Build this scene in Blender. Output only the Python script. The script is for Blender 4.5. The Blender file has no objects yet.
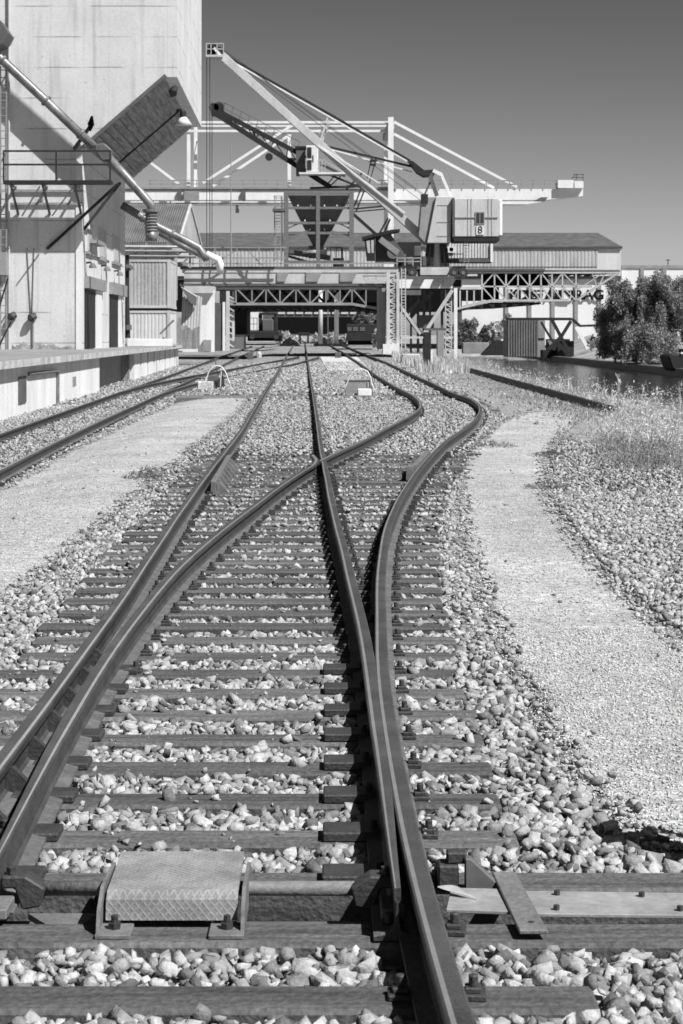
import bpy, bmesh, math, random
import numpy as np
from mathutils import Vector, Matrix
random.seed(7); rng = np.random.default_rng(11)
SC = bpy.context.scene; COL = SC.collection
F, CX, HY, EYE = 1960.0, 341.5, 335.0, 1.72          # focal length (px), axis, horizon row, eye above rail head
def zr(Y): return 0.0 if Y < 80 else min(0.0034*(Y-80), 0.75)   # the yard rises gently in the distance
def P(px, py, Y): return Vector(((px-CX)*Y/F, Y, EYE+(HY-py)*Y/F))
def W(px, py, z=0.0):
    Y = F*(EYE-z)/(py-HY)
    for _ in range(30):
        Y = 0.5*Y+0.5*F*(EYE-z-zr(Y))/(py-HY)
    return Vector(((px-CX)*Y/F, Y, z+zr(Y)))
# ---------------------------------------------------------------- bookkeeping
WL = {}
def wl(o): return WL.get(o.name, Vector((0, 0, 0)))
def tag(o, label=None, cat=None, group=None, kind=None):
    if label: o['label'] = label
    if cat: o['category'] = cat
    if group: o['group'] = group
    if kind: o['kind'] = kind
    return o
def thing(name, label, cat, loc=(0, 0, 0), group=None, rz=0):
    o = bpy.data.objects.new(name, None); COL.objects.link(o)
    o.location = loc; o.rotation_euler.z = rz; o.empty_display_size = .2
    WL[o.name] = Vector(loc)
    return tag(o, label, cat, group)
def copy_tree(o, parent=None):
    c = o.copy(); COL.objects.link(c)
    if parent: c.parent = parent
    for ch in list(o.children): copy_tree(ch, c)
    return c
class MB:
    def __init__(s): s.v = []; s.f = []; s.m = []
    def add(s, vs, fs, mi=0):
        b = len(s.v); s.v += [Vector(v) for v in vs]
        for f in fs: s.f.append([b+i for i in f]); s.m.append(mi)
        return s
    def box(s, x0, x1, y0, y1, z0, z1, mi=0):
        vs = [(x, y, z) for z in (z0, z1) for y in (y0, y1) for x in (x0, x1)]
        return s.add(vs, [(0,2,3,1), (4,5,7,6), (0,1,5,4), (2,6,7,3), (0,4,6,2), (1,3,7,5)], mi)
    def bar(s, p, q, w, h=None, mi=0, up=None):
        p = Vector(p); q = Vector(q); h = w if h is None else h
        d = (q-p); 
        if d.length < 1e-6: return s
        d.normalize(); u = Vector(up) if up else Vector((0, 0, 1))
        if abs(d.dot(u)) > .97: u = Vector((0, 1, 0)) if abs(d.y) < .9 else Vector((1, 0, 0))
        a = d.cross(u).normalized(); b = a.cross(d).normalized()
        vs = [e + a*(w/2*i) + b*(h/2*j) for e in (p, q) for j in (-1, 1) for i in (-1, 1)]
        return s.add(vs, [(0,1,3,2), (4,6,7,5), (0,4,5,1), (2,3,7,6), (0,2,6,4), (1,5,7,3)], mi)
    def tube(s, pts, r, n=8, mi=0, cap=True):
        pts = [Vector(p) for p in pts]; rs = r if isinstance(r, (list, tuple)) else [r]*len(pts)
        rings = []; pa = None
        for i, p in enumerate(pts):
            d = (pts[min(i+1, len(pts)-1)]-pts[max(i-1, 0)]).normalized()
            if pa is None:
                u = Vector((0, 0, 1)) if abs(d.z) < .9 else Vector((1, 0, 0)); a = d.cross(u).normalized()
            else: a = (pa - d*pa.dot(d)).normalized()
            pa = a; b = d.cross(a)
            rings.append([p + a*(rs[i]*math.cos(6.28318*k/n)) + b*(rs[i]*math.sin(6.28318*k/n)) for k in range(n)])
        vs = [v for R in rings for v in R]; fs = []
        for i in range(len(pts)-1):
            for k in range(n): fs.append((i*n+k, i*n+(k+1) % n, (i+1)*n+(k+1) % n, (i+1)*n+k))
        if cap: fs.append(tuple(range(n))[::-1]); fs.append(tuple((len(pts)-1)*n+k for k in range(n)))
        return s.add(vs, fs, mi)
    def prism(s, poly, vec, mi=0):            # poly: 3D points of one face, swept along vec
        a = [Vector(p) for p in poly]; b = [p+Vector(vec) for p in a]; n = len(a)
        return s.add(a+b, [tuple(range(n))[::-1], tuple(range(n, 2*n))] + [(i, (i+1) % n, n+(i+1) % n, n+i) for i in range(n)], mi)
    def ppoly(s, pix, Y, depth, mi=0):        # outline in the plane at distance Y with a real thickness
        return s.prism([P(a, b, Y) for a, b in pix], (0, depth, 0), mi)
    def pbox(s, x0, y0, x1, y1, Y, depth, mi=0):
        a = P(x0, y1, Y); b = P(x1, y0, Y)
        return s.box(a.x, b.x, Y, Y+depth, a.z, b.z, mi)
    def pbar(s, a, b, Y, w, h=None, Y2=None, mi=0):
        return s.bar(P(a[0], a[1], Y), P(b[0], b[1], Y if Y2 is None else Y2), w, h, mi)
    def corr(s, o, ux, uz, n, depth, mi=0):   # trapezoid corrugated sheet: origin, width vector, height vector, waves
        o = Vector(o); ux = Vector(ux); uz = Vector(uz); nn = ux.cross(uz).normalized()*depth
        prof = []
        for i in range(n):
            for t, d in ((0, 0), (.25, 0), (.4, 1), (.85, 1)): prof.append(((i+t)/n, d))
        prof.append((1, 0)); vs = []
        for t, d in prof: vs += [o+ux*t+nn*d, o+ux*t+nn*d+uz]
        return s.add(vs, [(2*i, 2*i+2, 2*i+3, 2*i+1) for i in range(len(prof)-1)], mi)
    def build(s, name, mat, parent=None, smooth=False, bevel=0):
        me = bpy.data.meshes.new(name); off = wl(parent) if parent else Vector((0, 0, 0))
        me.from_pydata([tuple(v-off) for v in s.v], [], s.f)
        for m in (mat if isinstance(mat, (list, tuple)) else [mat]): me.materials.append(m)
        me.polygons.foreach_set('material_index', s.m)
        if smooth: me.polygons.foreach_set('use_smooth', [True]*len(me.polygons))
        bm = bmesh.new(); bm.from_mesh(me); bmesh.ops.recalc_face_normals(bm, faces=bm.faces)
        if bevel: bmesh.ops.bevel(bm, geom=[e for e in bm.edges if len(e.link_faces) == 2 and e.calc_face_angle(0) > .6], offset=bevel, segments=1, affect='EDGES', clamp_overlap=True)
        bm.to_mesh(me); bm.free()
        o = bpy.data.objects.new(name, me); COL.objects.link(o)
        if parent: o.parent = parent; WL[o.name] = off
        return o
def np_obj(name, v, f, mat, parent=None):
    me = bpy.data.meshes.new(name); v = np.ascontiguousarray(v, dtype=np.float32); k = f.shape[1]
    if parent: v = v - np.array(wl(parent), dtype=np.float32)
    me.vertices.add(len(v)); me.vertices.foreach_set('co', v.ravel())
    me.loops.add(f.size); me.polygons.add(len(f))
    me.loops.foreach_set('vertex_index', f.ravel().astype(np.int32))
    me.polygons.foreach_set('loop_start', np.arange(0, f.size, k, dtype=np.int32))
    me.polygons.foreach_set('loop_total', np.full(len(f), k, dtype=np.int32))
    me.update(calc_edges=True); me.materials.append(mat)
    o = bpy.data.objects.new(name, me); COL.objects.link(o)
    if parent: o.parent = parent; WL[o.name] = wl(parent)
    return o
# ---------------------------------------------------------------- materials (the place is seen in black and white: every tone is a grey)
def new_mat(name):
    m = bpy.data.materials.new(name); m.use_nodes = True
    nt = m.node_tree; return m, nt, nt.nodes['Principled BSDF']
def nd(nt, typ, ins=None, **kw):
    n = nt.nodes.new(typ)
    for k, v in kw.items(): setattr(n, k, v)
    if ins:
        for k, v in ins.items():
            if hasattr(v, 'is_output'): nt.links.new(v, n.inputs[k])
            else: n.inputs[k].default_value = v
    return n
def mth(nt, op, a, b=0.0, c=0.0): return nd(nt, 'ShaderNodeMath', {0: a, 1: b, 2: c}, operation=op).outputs[0]
def rng_map(nt, v, a, b, c, d): return nd(nt, 'ShaderNodeMapRange', {0: v, 1: a, 2: b, 3: c, 4: d}).outputs[0]
def M(name, v, rough=.7, var=.15, scale=2.0, fine=25.0, bump=0.0, metal=0.0, spec=.3, stretch=None, isl=0.0, obr=0.0, lines=None):
    m, nt, b = new_mat(name)
    pos = nd(nt, 'ShaderNodeNewGeometry').outputs['Position']
    if stretch: pos2 = nd(nt, 'ShaderNodeVectorMath', {0: pos, 1: stretch}, operation='MULTIPLY').outputs[0]
    else: pos2 = pos
    n1 = nd(nt, 'ShaderNodeTexNoise', {'Vector': pos2, 'Scale': scale, 'Detail': 4.0, 'Roughness': .6}).outputs[0]
    n2 = nd(nt, 'ShaderNodeTexNoise', {'Vector': pos, 'Scale': fine, 'Detail': 3.0}).outputs[0]
    a = rng_map(nt, n1, .3, .7, 1-var, 1+var*.6); c = rng_map(nt, n2, .3, .7, 1-var*.6, 1+var*.5)
    val = mth(nt, 'MULTIPLY', mth(nt, 'MULTIPLY', a, c), v)
    if isl:
        r = nd(nt, 'ShaderNodeNewGeometry').outputs['Random Per Island']
        val = mth(nt, 'MULTIPLY', val, rng_map(nt, mth(nt, 'POWER', r, .85), 0, 1, 1-isl, 1+isl*.85))
    if obr:
        r = nd(nt, 'ShaderNodeObjectInfo').outputs['Random']
        val = mth(nt, 'MULTIPLY', val, rng_map(nt, r, 0, 1, 1-obr, 1+obr))
    if lines:                                   # shuttering joints of cast concrete, broken by noise
        sp = nd(nt, 'ShaderNodeSeparateXYZ', {0: pos})
        fz = mth(nt, 'FRACT', mth(nt, 'DIVIDE', mth(nt, 'ADD', sp.outputs[2], mth(nt, 'MULTIPLY', n1, .06)), lines))
        br = rng_map(nt, nd(nt, 'ShaderNodeTexNoise', {'Vector': pos, 'Scale': .6}).outputs[0], .42, .55, 0, 1)
        ln = mth(nt, 'MULTIPLY', rng_map(nt, fz, .03, .05, 1, 0), br)
        val = mth(nt, 'MULTIPLY', val, mth(nt, 'SUBTRACT', 1.0, mth(nt, 'MULTIPLY', ln, .45)))
        fx = mth(nt, 'FRACT', mth(nt, 'DIVIDE', sp.outputs[0], lines*1.9))
        ln2 = rng_map(nt, fx, .008, .014, 1, 0)
        val = mth(nt, 'MULTIPLY', val, mth(nt, 'SUBTRACT', 1.0, mth(nt, 'MULTIPLY', ln2, .12)))
        sn = nd(nt, 'ShaderNodeTexNoise', {'Vector': nd(nt, 'ShaderNodeVectorMath', {0: pos, 1: (2.2, 2.2, .16)}, operation='MULTIPLY').outputs[0], 'Scale': 1.3, 'Detail': 5.0}).outputs[0]
        val = mth(nt, 'MULTIPLY', val, rng_map(nt, sn, .52, .75, 1.0, .72))
        sk = nd(nt, 'ShaderNodeTexNoise', {'Vector': pos, 'Scale': 5.0, 'Detail': 2.0}).outputs[0]
        val = mth(nt, 'MULTIPLY', val, rng_map(nt, sk, .70, .74, 1.0, .55))
    cc = nd(nt, 'ShaderNodeCombineColor', {0: val, 1: val, 2: val})
    nt.links.new(cc.outputs[0], b.inputs['Base Color'])
    b.inputs['Roughness'].default_value = rough; b.inputs['Metallic'].default_value = metal
    b.inputs['Specular IOR Level'].default_value = spec
    if bump:
        bn = nd(nt, 'ShaderNodeBump', {'Height': n2, 'Strength': bump, 'Distance': .02})
        nt.links.new(bn.outputs[0], b.inputs['Normal'])
    return m
def voro_mat(name, lo, hi, scale, bump, dist, blend=None, edge=False):   # crushed stone seen from afar: each cell a stone of its own grey
    m, nt, b = new_mat(name); pos = nd(nt, 'ShaderNodeNewGeometry').outputs['Position']
    wob = nd(nt, 'ShaderNodeTexNoise', {'Vector': pos, 'Scale': scale*.7})
    p2 = nd(nt, 'ShaderNodeMixRGB', {0: .06, 1: pos, 2: wob.outputs['Color']}, blend_type='ADD').outputs[0]
    v1 = nd(nt, 'ShaderNodeTexVoronoi', {'Vector': p2, 'Scale': scale})
    s = nd(nt, 'ShaderNodeSeparateColor', {0: v1.outputs['Color']})
    d = v1.outputs['Distance']
    val = rng_map(nt, mth(nt, 'POWER', s.outputs[0], 1.3), 0, 1, lo, hi)
    big = nd(nt, 'ShaderNodeTexNoise', {'Vector': pos, 'Scale': .7, 'Detail': 6.0, 'Roughness': .65}).outputs[0]
    val = mth(nt, 'MULTIPLY', val, rng_map(nt, big, .3, .7, .72, 1.15))
    if blend or edge:
        sp_ = nd(nt, 'ShaderNodeTexNoise', {'Vector': pos, 'Scale': 8.0, 'Detail': 6.0, 'Roughness': .8}).outputs[0]
        val = mth(nt, 'MULTIPLY', val, rng_map(nt, sp_, .33, .67, .68, 1.2))
        sp2 = nd(nt, 'ShaderNodeTexNoise', {'Vector': pos, 'Scale': 21.0, 'Detail': 2.0}).outputs[0]
        val = mth(nt, 'MULTIPLY', val, rng_map(nt, sp2, .62, .70, 1.0, .6))
    if edge:                                      # ragged trodden border: the gravel thins out among the stones
        at_ = nd(nt, 'ShaderNodeAttribute', attribute_name='edge').outputs['Fac']
        e1 = nd(nt, 'ShaderNodeTexNoise', {'Vector': pos, 'Scale': 2.2, 'Detail': 8.0, 'Roughness': .75}).outputs[0]
        al = rng_map(nt, mth(nt, 'SUBTRACT', at_, rng_map(nt, e1, .3, .7, 0.02, .9)), -.03, .03, 0, 1)
        nt.links.new(al, b.inputs['Alpha'])
    cc = nd(nt, 'ShaderNodeCombineColor', {0: val, 1: val, 2: val}); nt.links.new(cc.outputs[0], b.inputs['Base Color'])
    hgt = mth(nt, 'ADD', mth(nt, 'MULTIPLY', s.outputs[1], .8), mth(nt, 'MULTIPLY', d, -1.0))
    bn = nd(nt, 'ShaderNodeBump', {'Height': hgt, 'Strength': bump, 'Distance': dist}); nt.links.new(bn.outputs[0], b.inputs['Normal'])
    b.inputs['Roughness'].default_value = .9; b.inputs['Specular IOR Level'].default_value = .15
    return m
m_ground = voro_mat('ballast_ground', .08, .58, 15, .9, .05)
m_path = voro_mat('fine_gravel', .30, .67, 55, .6, .012, edge=True)
m_dirt0 = M('packed_dirt', .24, .95, .45, 1.6, 22, .8)
m_dirt = voro_mat('packed_dirt', .16, .46, 30, .5, .015, edge=True)
m_feather = M('feather_white', .36, .8, .1, 30)
m_stone = M('crushed_stone', .30, .85, .3, 12, 70, .35, isl=.66, spec=.25)
m_chip = M('gravel_chip', .43, .9, .1, 9, 60, isl=.5, spec=.2)
m_sleeper = M('weathered_sleeper', .10, .75, .5, 2.2, 45, .45, obr=.3, spec=.3, stretch=(.8, 9, 9))
m_railshine = M('polished_running_band', .5, .28, .15, 5, 60, .03, metal=.6, spec=.5)
m_railside = M('rusty_rail_side', .055, .6, .35, 5, 60, .3, spec=.35)
m_railtop = M('worn_rail_head', .08, .45, .45, 2.5, 80, .08, metal=.2, spec=.4)
m_railfoot = M('dusty_rail_foot', .12, .75, .35, 6, 50, .3)
m_iron = M('dark_iron', .045, .6, .3, 8, 60, .3, spec=.35)
m_greyiron = M('grey_iron', .16, .6, .3, 6, 50, .25)
m_plate = M('steel_cover_plate', .27, .5, .25, 4, 30, .15, spec=.4)
m_conc = M('silo_concrete', .60, .9, .1, .5, 8, .12, lines=1.36)
m_concw = M('platform_whitewash', .72, .9, .18, 1.2, 12, .2, stretch=(1, 1, .25))
m_conclip = M('platform_lip_concrete', .50, .9, .45, 1.6, 12, .3, stretch=(1, 1, .5))
m_conctop = M('platform_top_concrete', .25, .9, .3, .8, 12, .2)
m_slab = M('pale_slab', .5, .9, .2, 1.2, 10, .2)
m_stain = M('grimy_wall_foot', .32, .95, .5, 1.5, 9, .3)
m_white = M('white_paint', .74, .5, .1, 1.5, 14, .05, stretch=(1, 1, .4))
m_lgrey = M('light_grey_paint', .50, .5, .18, 1.2, 12, .08, stretch=(1, 1, .4))
m_mgrey = M('mid_grey_paint', .27, .55, .2, 1.2, 12, .08)
m_dgrey = M('dark_grey_paint', .11, .55, .25, 1.2, 12, .1)
m_dark = M('blackened_steel', .024, .65, .3, 2, 20, .1)
m_roof = M('weathered_roof_tiles', .10, .85, .4, .8, 6, .3)
m_corr = M('grey_corrugated_sheet', .42, .6, .25, .8, 10, .1, stretch=(1, 1, .3))
m_corrd = M('rusty_corrugated_sheet', .17, .7, .4, .7, 8, .15, stretch=(1, 1, .25))
m_cladding = M('pale_cladding', .56, .6, .12, .3, 3, .05, stretch=(3, 3, .2))
m_panel = M('white_hall_panel', .72, .7, .06, .2, 3)
m_wood = M('grey_boards', .28, .85, .4, 1.0, 12, .25, stretch=(5, 5, .3))
m_galv = M('galvanised_pipe', .22, .45, .45, 2.5, 16, .08, metal=.3, spec=.5, stretch=(1, 1, .5))
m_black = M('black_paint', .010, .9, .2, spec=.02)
m_rust = M('streaked_soffit_boards', .27, .85, .55, 1.5, 9, .2, stretch=(4.5, .3, 4.5))
def glass_mat(v):
    m, nt, b = new_mat('window_glass'); b.inputs['Base Color'].default_value = (v, v, v, 1)
    b.inputs['Roughness'].default_value = .08; b.inputs['Specular IOR Level'].default_value = .6; return m
m_glass = glass_mat(.03)
def leaf_mat(name, v, isl=.5, tr=.25):
    m, nt, b = new_mat(name); g = nd(nt, 'ShaderNodeNewGeometry')
    n1 = nd(nt, 'ShaderNodeTexNoise', {'Vector': g.outputs['Position'], 'Scale': .8, 'Detail': 3.0}).outputs[0]
    val = mth(nt, 'MULTIPLY', rng_map(nt, g.outputs['Random Per Island'], 0, 1, v*(1-isl), v*(1+isl)), rng_map(nt, n1, .3, .7, .7, 1.3))
    cc = nd(nt, 'ShaderNodeCombineColor', {0: val, 1: val, 2: val})
    nt.links.new(cc.outputs[0], b.inputs['Base Color']); b.inputs['Roughness'].default_value = .6
    b.inputs['Specular IOR Level'].default_value = .25
    t = nd(nt, 'ShaderNodeBsdfTranslucent', {0: cc.outputs[0]})
    mx = nd(nt, 'ShaderNodeMixShader', {0: tr, 1: b.outputs[0], 2: t.outputs[0]})
    nt.links.new(mx.outputs[0], nt.nodes['Material Output'].inputs[0]); return m
m_leaf = leaf_mat('tree_leaf', .27, .65, .35); m_leafb = leaf_mat('pale_bush_leaf', .22, .5, .35); m_leafw = leaf_mat('light_scrub_leaf', .55, .4, .35)
m_grass = leaf_mat('dry_grass', .55, .35, .35); m_grassg = leaf_mat('green_grass', .26, .45, .3)
m_bark = M('bark', .09, .9, .4, 6, 30, .5)
m_bank = M('bank_soil', .30, .95, .45, .35, 5, .4)
def water_mat():
    m, nt, b = new_mat('canal_water'); pos = nd(nt, 'ShaderNodeNewGeometry').outputs['Position']
    b.inputs['Base Color'].default_value = (.018, .018, .018, 1); b.inputs['Roughness'].default_value = .12
    n1 = nd(nt, 'ShaderNodeTexNoise', {'Vector': pos, 'Scale': 2.2, 'Detail': 4.0}).outputs[0]
    bn = nd(nt, 'ShaderNodeBump', {'Height': n1, 'Strength': .6, 'Distance': .1}); nt.links.new(bn.outputs[0], b.inputs['Normal'])
    return m
m_water = water_mat()
def checker_mat():
    m, nt, b = new_mat('checker_plate'); g = nd(nt, 'ShaderNodeNewGeometry'); sp = nd(nt, 'ShaderNodeSeparateXYZ', {0: g.outputs['Position']})
    u = mth(nt, 'MULTIPLY', sp.outputs[0], 1.0); v = mth(nt, 'MULTIPLY', mth(nt, 'SUBTRACT', sp.outputs[1], sp.outputs[2]), 1.15)
    a = mth(nt, 'PINGPONG', mth(nt, 'ADD', u, v), .0135); c = mth(nt, 'PINGPONG', mth(nt, 'SUBTRACT', u, v), .0135)
    h = rng_map(nt, mth(nt, 'MINIMUM', a, c), .0008, .006, 1, 0)
    n1 = nd(nt, 'ShaderNodeTexNoise', {'Vector': g.outputs['Position'], 'Scale': 9.0, 'Detail': 5.0}).outputs[0]
    n2 = nd(nt, 'ShaderNodeTexNoise', {'Vector': g.outputs['Position'], 'Scale': 90.0, 'Detail': 3.0}).outputs[0]
    val = mth(nt, 'MULTIPLY', rng_map(nt, n1, .3, .7, .16, .29), rng_map(nt, n2, .3, .7, .8, 1.15))
    val = mth(nt, 'MULTIPLY', val, rng_map(nt, h, 0, 1, .88, 1.12))
    cc = nd(nt, 'ShaderNodeCombineColor', {0: val, 1: val, 2: val}); nt.links.new(cc.outputs[0], b.inputs['Base Color'])
    bn = nd(nt, 'ShaderNodeBump', {'Height': h, 'Strength': .35, 'Distance': .003}); nt.links.new(bn.outputs[0], b.inputs['Normal'])
    b.inputs['Roughness'].default_value = .65; b.inputs['Specular IOR Level'].default_value = .3; return m
m_checker = checker_mat()
# ---------------------------------------------------------------- camera, light, sky
cam = bpy.data.cameras.new('camera'); camo = bpy.data.objects.new('camera', cam); COL.objects.link(camo)
camo.location = (0, 0, EYE); camo.rotation_euler = (math.pi/2, 0, 0)
cam.sensor_width = 36; cam.lens = F/1024*36; cam.shift_y = -(512-HY)/1024; cam.dof.use_dof = True; cam.dof.focus_distance = 12; cam.dof.aperture_fstop = 11; cam.clip_start = .1; cam.clip_end = 6000
SC.camera = camo
SUN = Vector((.473, -.397, .785)).normalized()
sl = bpy.data.lights.new('sun', 'SUN'); sl.energy = 4.2; sl.angle = math.radians(.5); sl.color = (1, 1, 1)
so = bpy.data.objects.new('sun', sl); COL.objects.link(so); so.rotation_euler = SUN.to_track_quat('Z', 'Y').to_euler(); so.location = (30, -30, 60)
wd = bpy.data.worlds.new('World'); SC.world = wd; wd.use_nodes = True; wn = wd.node_tree
bg = wn.nodes['Background']
sky = nd(wn, 'ShaderNodeTexSky', sky_type='NISHITA', sun_disc=False, sun_elevation=math.asin(SUN.z), sun_rotation=math.atan2(SUN.x, SUN.y), air_density=1.0, dust_density=.6, ozone_density=1.0)
ss = nd(wn, 'ShaderNodeSeparateColor', {0: sky.outputs[0]})
rr = mth(wn, 'POWER', mth(wn, 'MULTIPLY', ss.outputs[0], .304), 2.0)
cc = nd(wn, 'ShaderNodeCombineColor', {0: rr, 1: rr, 2: rr})   # the red-filtered sky of the black-and-white film
wn.links.new(cc.outputs[0], bg.inputs[0]); bg.inputs[1].default_value = .1
SC.view_settings.view_transform = 'Standard'; SC.view_settings.look = 'None'; SC.view_settings.exposure = .75; SC.view_settings.gamma = 1
SC.view_settings.use_curve_mapping = False
SC.cycles.use_denoising = True; SC.cycles.max_bounces = 6
# ================================================================ TRACKS
def sm(t): t = min(max(t, 0), 1); return t*t*(3-2*t)
def gz(x, Y):                                  # top of the ballast bed
    u = x+.0196*Y
    base = -.24+.012*sm((Y-14)/8)+.043*sm((Y-30.5)/2)
    t = sm((-2.7-u)/1.8)
    return base*(1-t)+(-.415)*t+zr(Y)
class Path:
    def __init__(s, pts, sig=1.0, step=.2, ext=None):
        pts = sorted(pts); Y = np.array([p[0] for p in pts]); X = np.array([p[1] for p in pts])
        y = np.arange(Y[0], Y[-1]+step, step); x = np.interp(y, Y, X)
        n = int(3*sig/step)+1; k = np.exp(-.5*((np.arange(-n, n+1)*step)/sig)**2); k /= k.sum()
        xl = x[0]-(x[1]-x[0])*np.arange(n, 0, -1); xr = x[-1]+(x[-1]-x[-2])*np.arange(1, n+1)
        s.y = y; s.x = np.convolve(np.concatenate([xl, x, xr]), k, 'valid')
    def __call__(s, Y): return float(np.interp(Y, s.y, s.x))
    def slope(s, Y): return (s(Y+.3)-s(Y-.3))/.6
def trace(pix, z=0.0): return [(w.y, w.x) for w in (W(a, b, z) for a, b in pix)]
Lm = [(3.0, -1.345)] + [(t) for t in trace([(0,762.6),(29,723),(58.6,683.5),(88,644),(117,606),(150,555),(177.8,513.4),(208.4,471.7),(240,431.8),(257.7,402)])] + [(66, -2.49), (97, -3.09), (148, -4.12), (256, -6.2), (330, -7.65)]
left_main = Path(Lm, 1.6)
Rm = trace([(369,652),(362,624),(355,593.5),(348,565.4),(341,537.3),(332.8,506.8),(324.6,464.7),(320.5,444.7),(317.3,420.5),(313.3,394.8)]) + [(95, -1.57), (148, -2.62), (256, -4.7), (330, -6.15)]
right_blade = Path([(6.05, .176), (7.3, .17), (8.5, .163), (9.6, .153)]+Rm, .8)
right_curve = Path([(3.0, .39)]+trace([(457.5,1015),(440.6,958.7),(425.6,902.5),(412.5,850),(401,797.5),(392,748.7),(384.4,700),(380.6,651),(380.3,605),(380.3,577),(382,553.7),(386.6,528),(396,504.5),(410,481),(426.5,460),(445.4,440.7),(464,429),(475.8,419.6),(481,410.3),(479.3,404.4),(471,398.5),(452.4,392.7),(433.7,383.3),(410,372.8),(386.8,362.2)]) + [(163, 1.63), (260, -.3)], 1.0)
left_curve = Path([(6.3, -1.125), (6.52, -1.13)]+trace([(8.8,834),(29.3,787.5),(58.6,731.9),(87.9,682),(117.2,641),(150,596.9),(177.8,566.3),(205.6,541.3),(233.4,520.4),(261,499.5),(289,478.7),(316.9,462),(342,450),(363.4,440.7),(386.8,427.8),(410,416),(420.8,408),(419.6,401),(412.6,395),(396,386.8),(375,374),(358.7,362)]) + [(163, .13), (260, -1.8)], 1.0)
ZS = -.22
sideA = Path(trace([(-120,478),(-60,455),(0,433.7),(58.6,413),(117,392.7),(150,381.6),(172,374)], ZS)+[(150, -9.45), (250, -11.4)], 2.5)
sideB = Path([(y, sideA(y)+1.5-.08*sm((60-y)/20)) for y in np.arange(sideA.y[0], 250, 4)], 2.5)
brO = Path([(w[0], w[1]) for w in trace([(146,383.0),(172,378.5),(194,375),(226.9,370.5),(250,367)], -.14)]+[(126, -3.72), (140, -3.0), (150, -2.7)], 2.5)
brI = Path([(60, sideB(60)), (66, sideB(66)+.02)]+[(w[0], w[1]) for w in trace([(194,382),(227,376.6),(260,371.2)], -.14)]+[(112, -2.6), (128, -1.95), (140, -1.5)], 2.5)
PROF = [(-.028, 0), (-.014, .0008), (.014, .0008), (.028, 0), (.0345, -.004), (.036, -.012), (.036, -.036), (.0095, -.05), (.0085, -.128), (.022, -.141), (.074, -.152), (.075, -.164), (-.075, -.164), (-.074, -.152), (-.022, -.141), (-.0085, -.128), (-.0095, -.05), (-.036, -.036), (-.036, -.012), (-.0345, -.004)]
PM = [0, 3, 0, 0, 0, 1, 1, 1, 1, 2, 2, 1, 2, 2, 1, 1, 1, 1, 0, 0]
def rail(label, path, y0, y1, z=0.0, group=None, zf=None, hw=1.0, name='rail', gs=0, tip=0):
    pm = list(PM); pm[0] = 3 if gs < 0 else 0; pm[2] = 3 if gs > 0 else 0; pm[1] = 0 if gs else 3
    b = MB(); ys = []; y = y0
    while y < y1: ys.append(y); y += .22 if y < 60 else (1.0 if y < 120 else 4.0)
    ys.append(y1); n = len(PROF); vs = []
    for Y in ys:
        x = path(Y); sl = path.slope(Y); c = 1/math.sqrt(1+sl*sl)
        zz = (zf(Y) if zf else z)+zr(Y)
        wob = .0015*math.sin(Y*1.7+x)
        tw = min(1.0, .3+.7*(Y-y0)/tip) if tip else 1.0
        for px, pz in PROF: px = px*(tw if pz > -.06 else 1); vs.append((x+px*hw*c+wob, Y-px*hw*c*sl, zz+pz))
    fs = []; mi = []
    for i in range(len(ys)-1):
        for k in range(n):
            fs.append((i*n+k, i*n+(k+1) % n, (i+1)*n+(k+1) % n, (i+1)*n+k)); mi.append(pm[k])
    fs.append(tuple(range(n))); fs.append(tuple((len(ys)-1)*n+k for k in range(n))); mi += [1, 1]
    b.v = [Vector(v) for v in vs]; b.f = [list(f) for f in fs]; b.m = mi
    return tag(b.build(name, [m_railtop, m_railside, m_railfoot, m_railshine]), label, 'rail', group)
rail('straight stock rail leftmost in the foreground turnout, outside the open switch blade', left_main, 3.2, 330, gs=1)
rail('curved stock rail running from bottom centre and swinging right past the frog', right_curve, 3.2, 250, gs=-1)
rail('closed switch rail tight against the curved stock rail, running straight through the frog', right_blade, 6.1, 330, z=-.002, name='switch_rail', gs=-1, tip=2.6)
rail('open switch rail beside the checker plate, curving across to the frog', left_curve, 6.35, 25.9, z=-.001, name='switch_rail', gs=1, tip=2.6)
rail('inner curved rail running on from the frog into the right hand siding', left_curve, 26.75, 250, z=.002)
g = 'rails of the siding beside the loading platform'
rail('siding rail nearest the whitewashed platform wall', sideA, 24, 250, z=ZS)
rail('siding rail farther from the platform, beside the pale gravel strip', sideB, 18, 250, z=ZS)
rail('connecting rail leaving the platform siding, outer side, ending at the main track', brO, 66, 140, zf=lambda Y: ZS+.222*sm((Y-66)/60))
rail('connecting rail leaving the platform siding, inner side nearer the camera', brI, 62, 138, zf=lambda Y: ZS+.224*sm((Y-62)/60))
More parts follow.
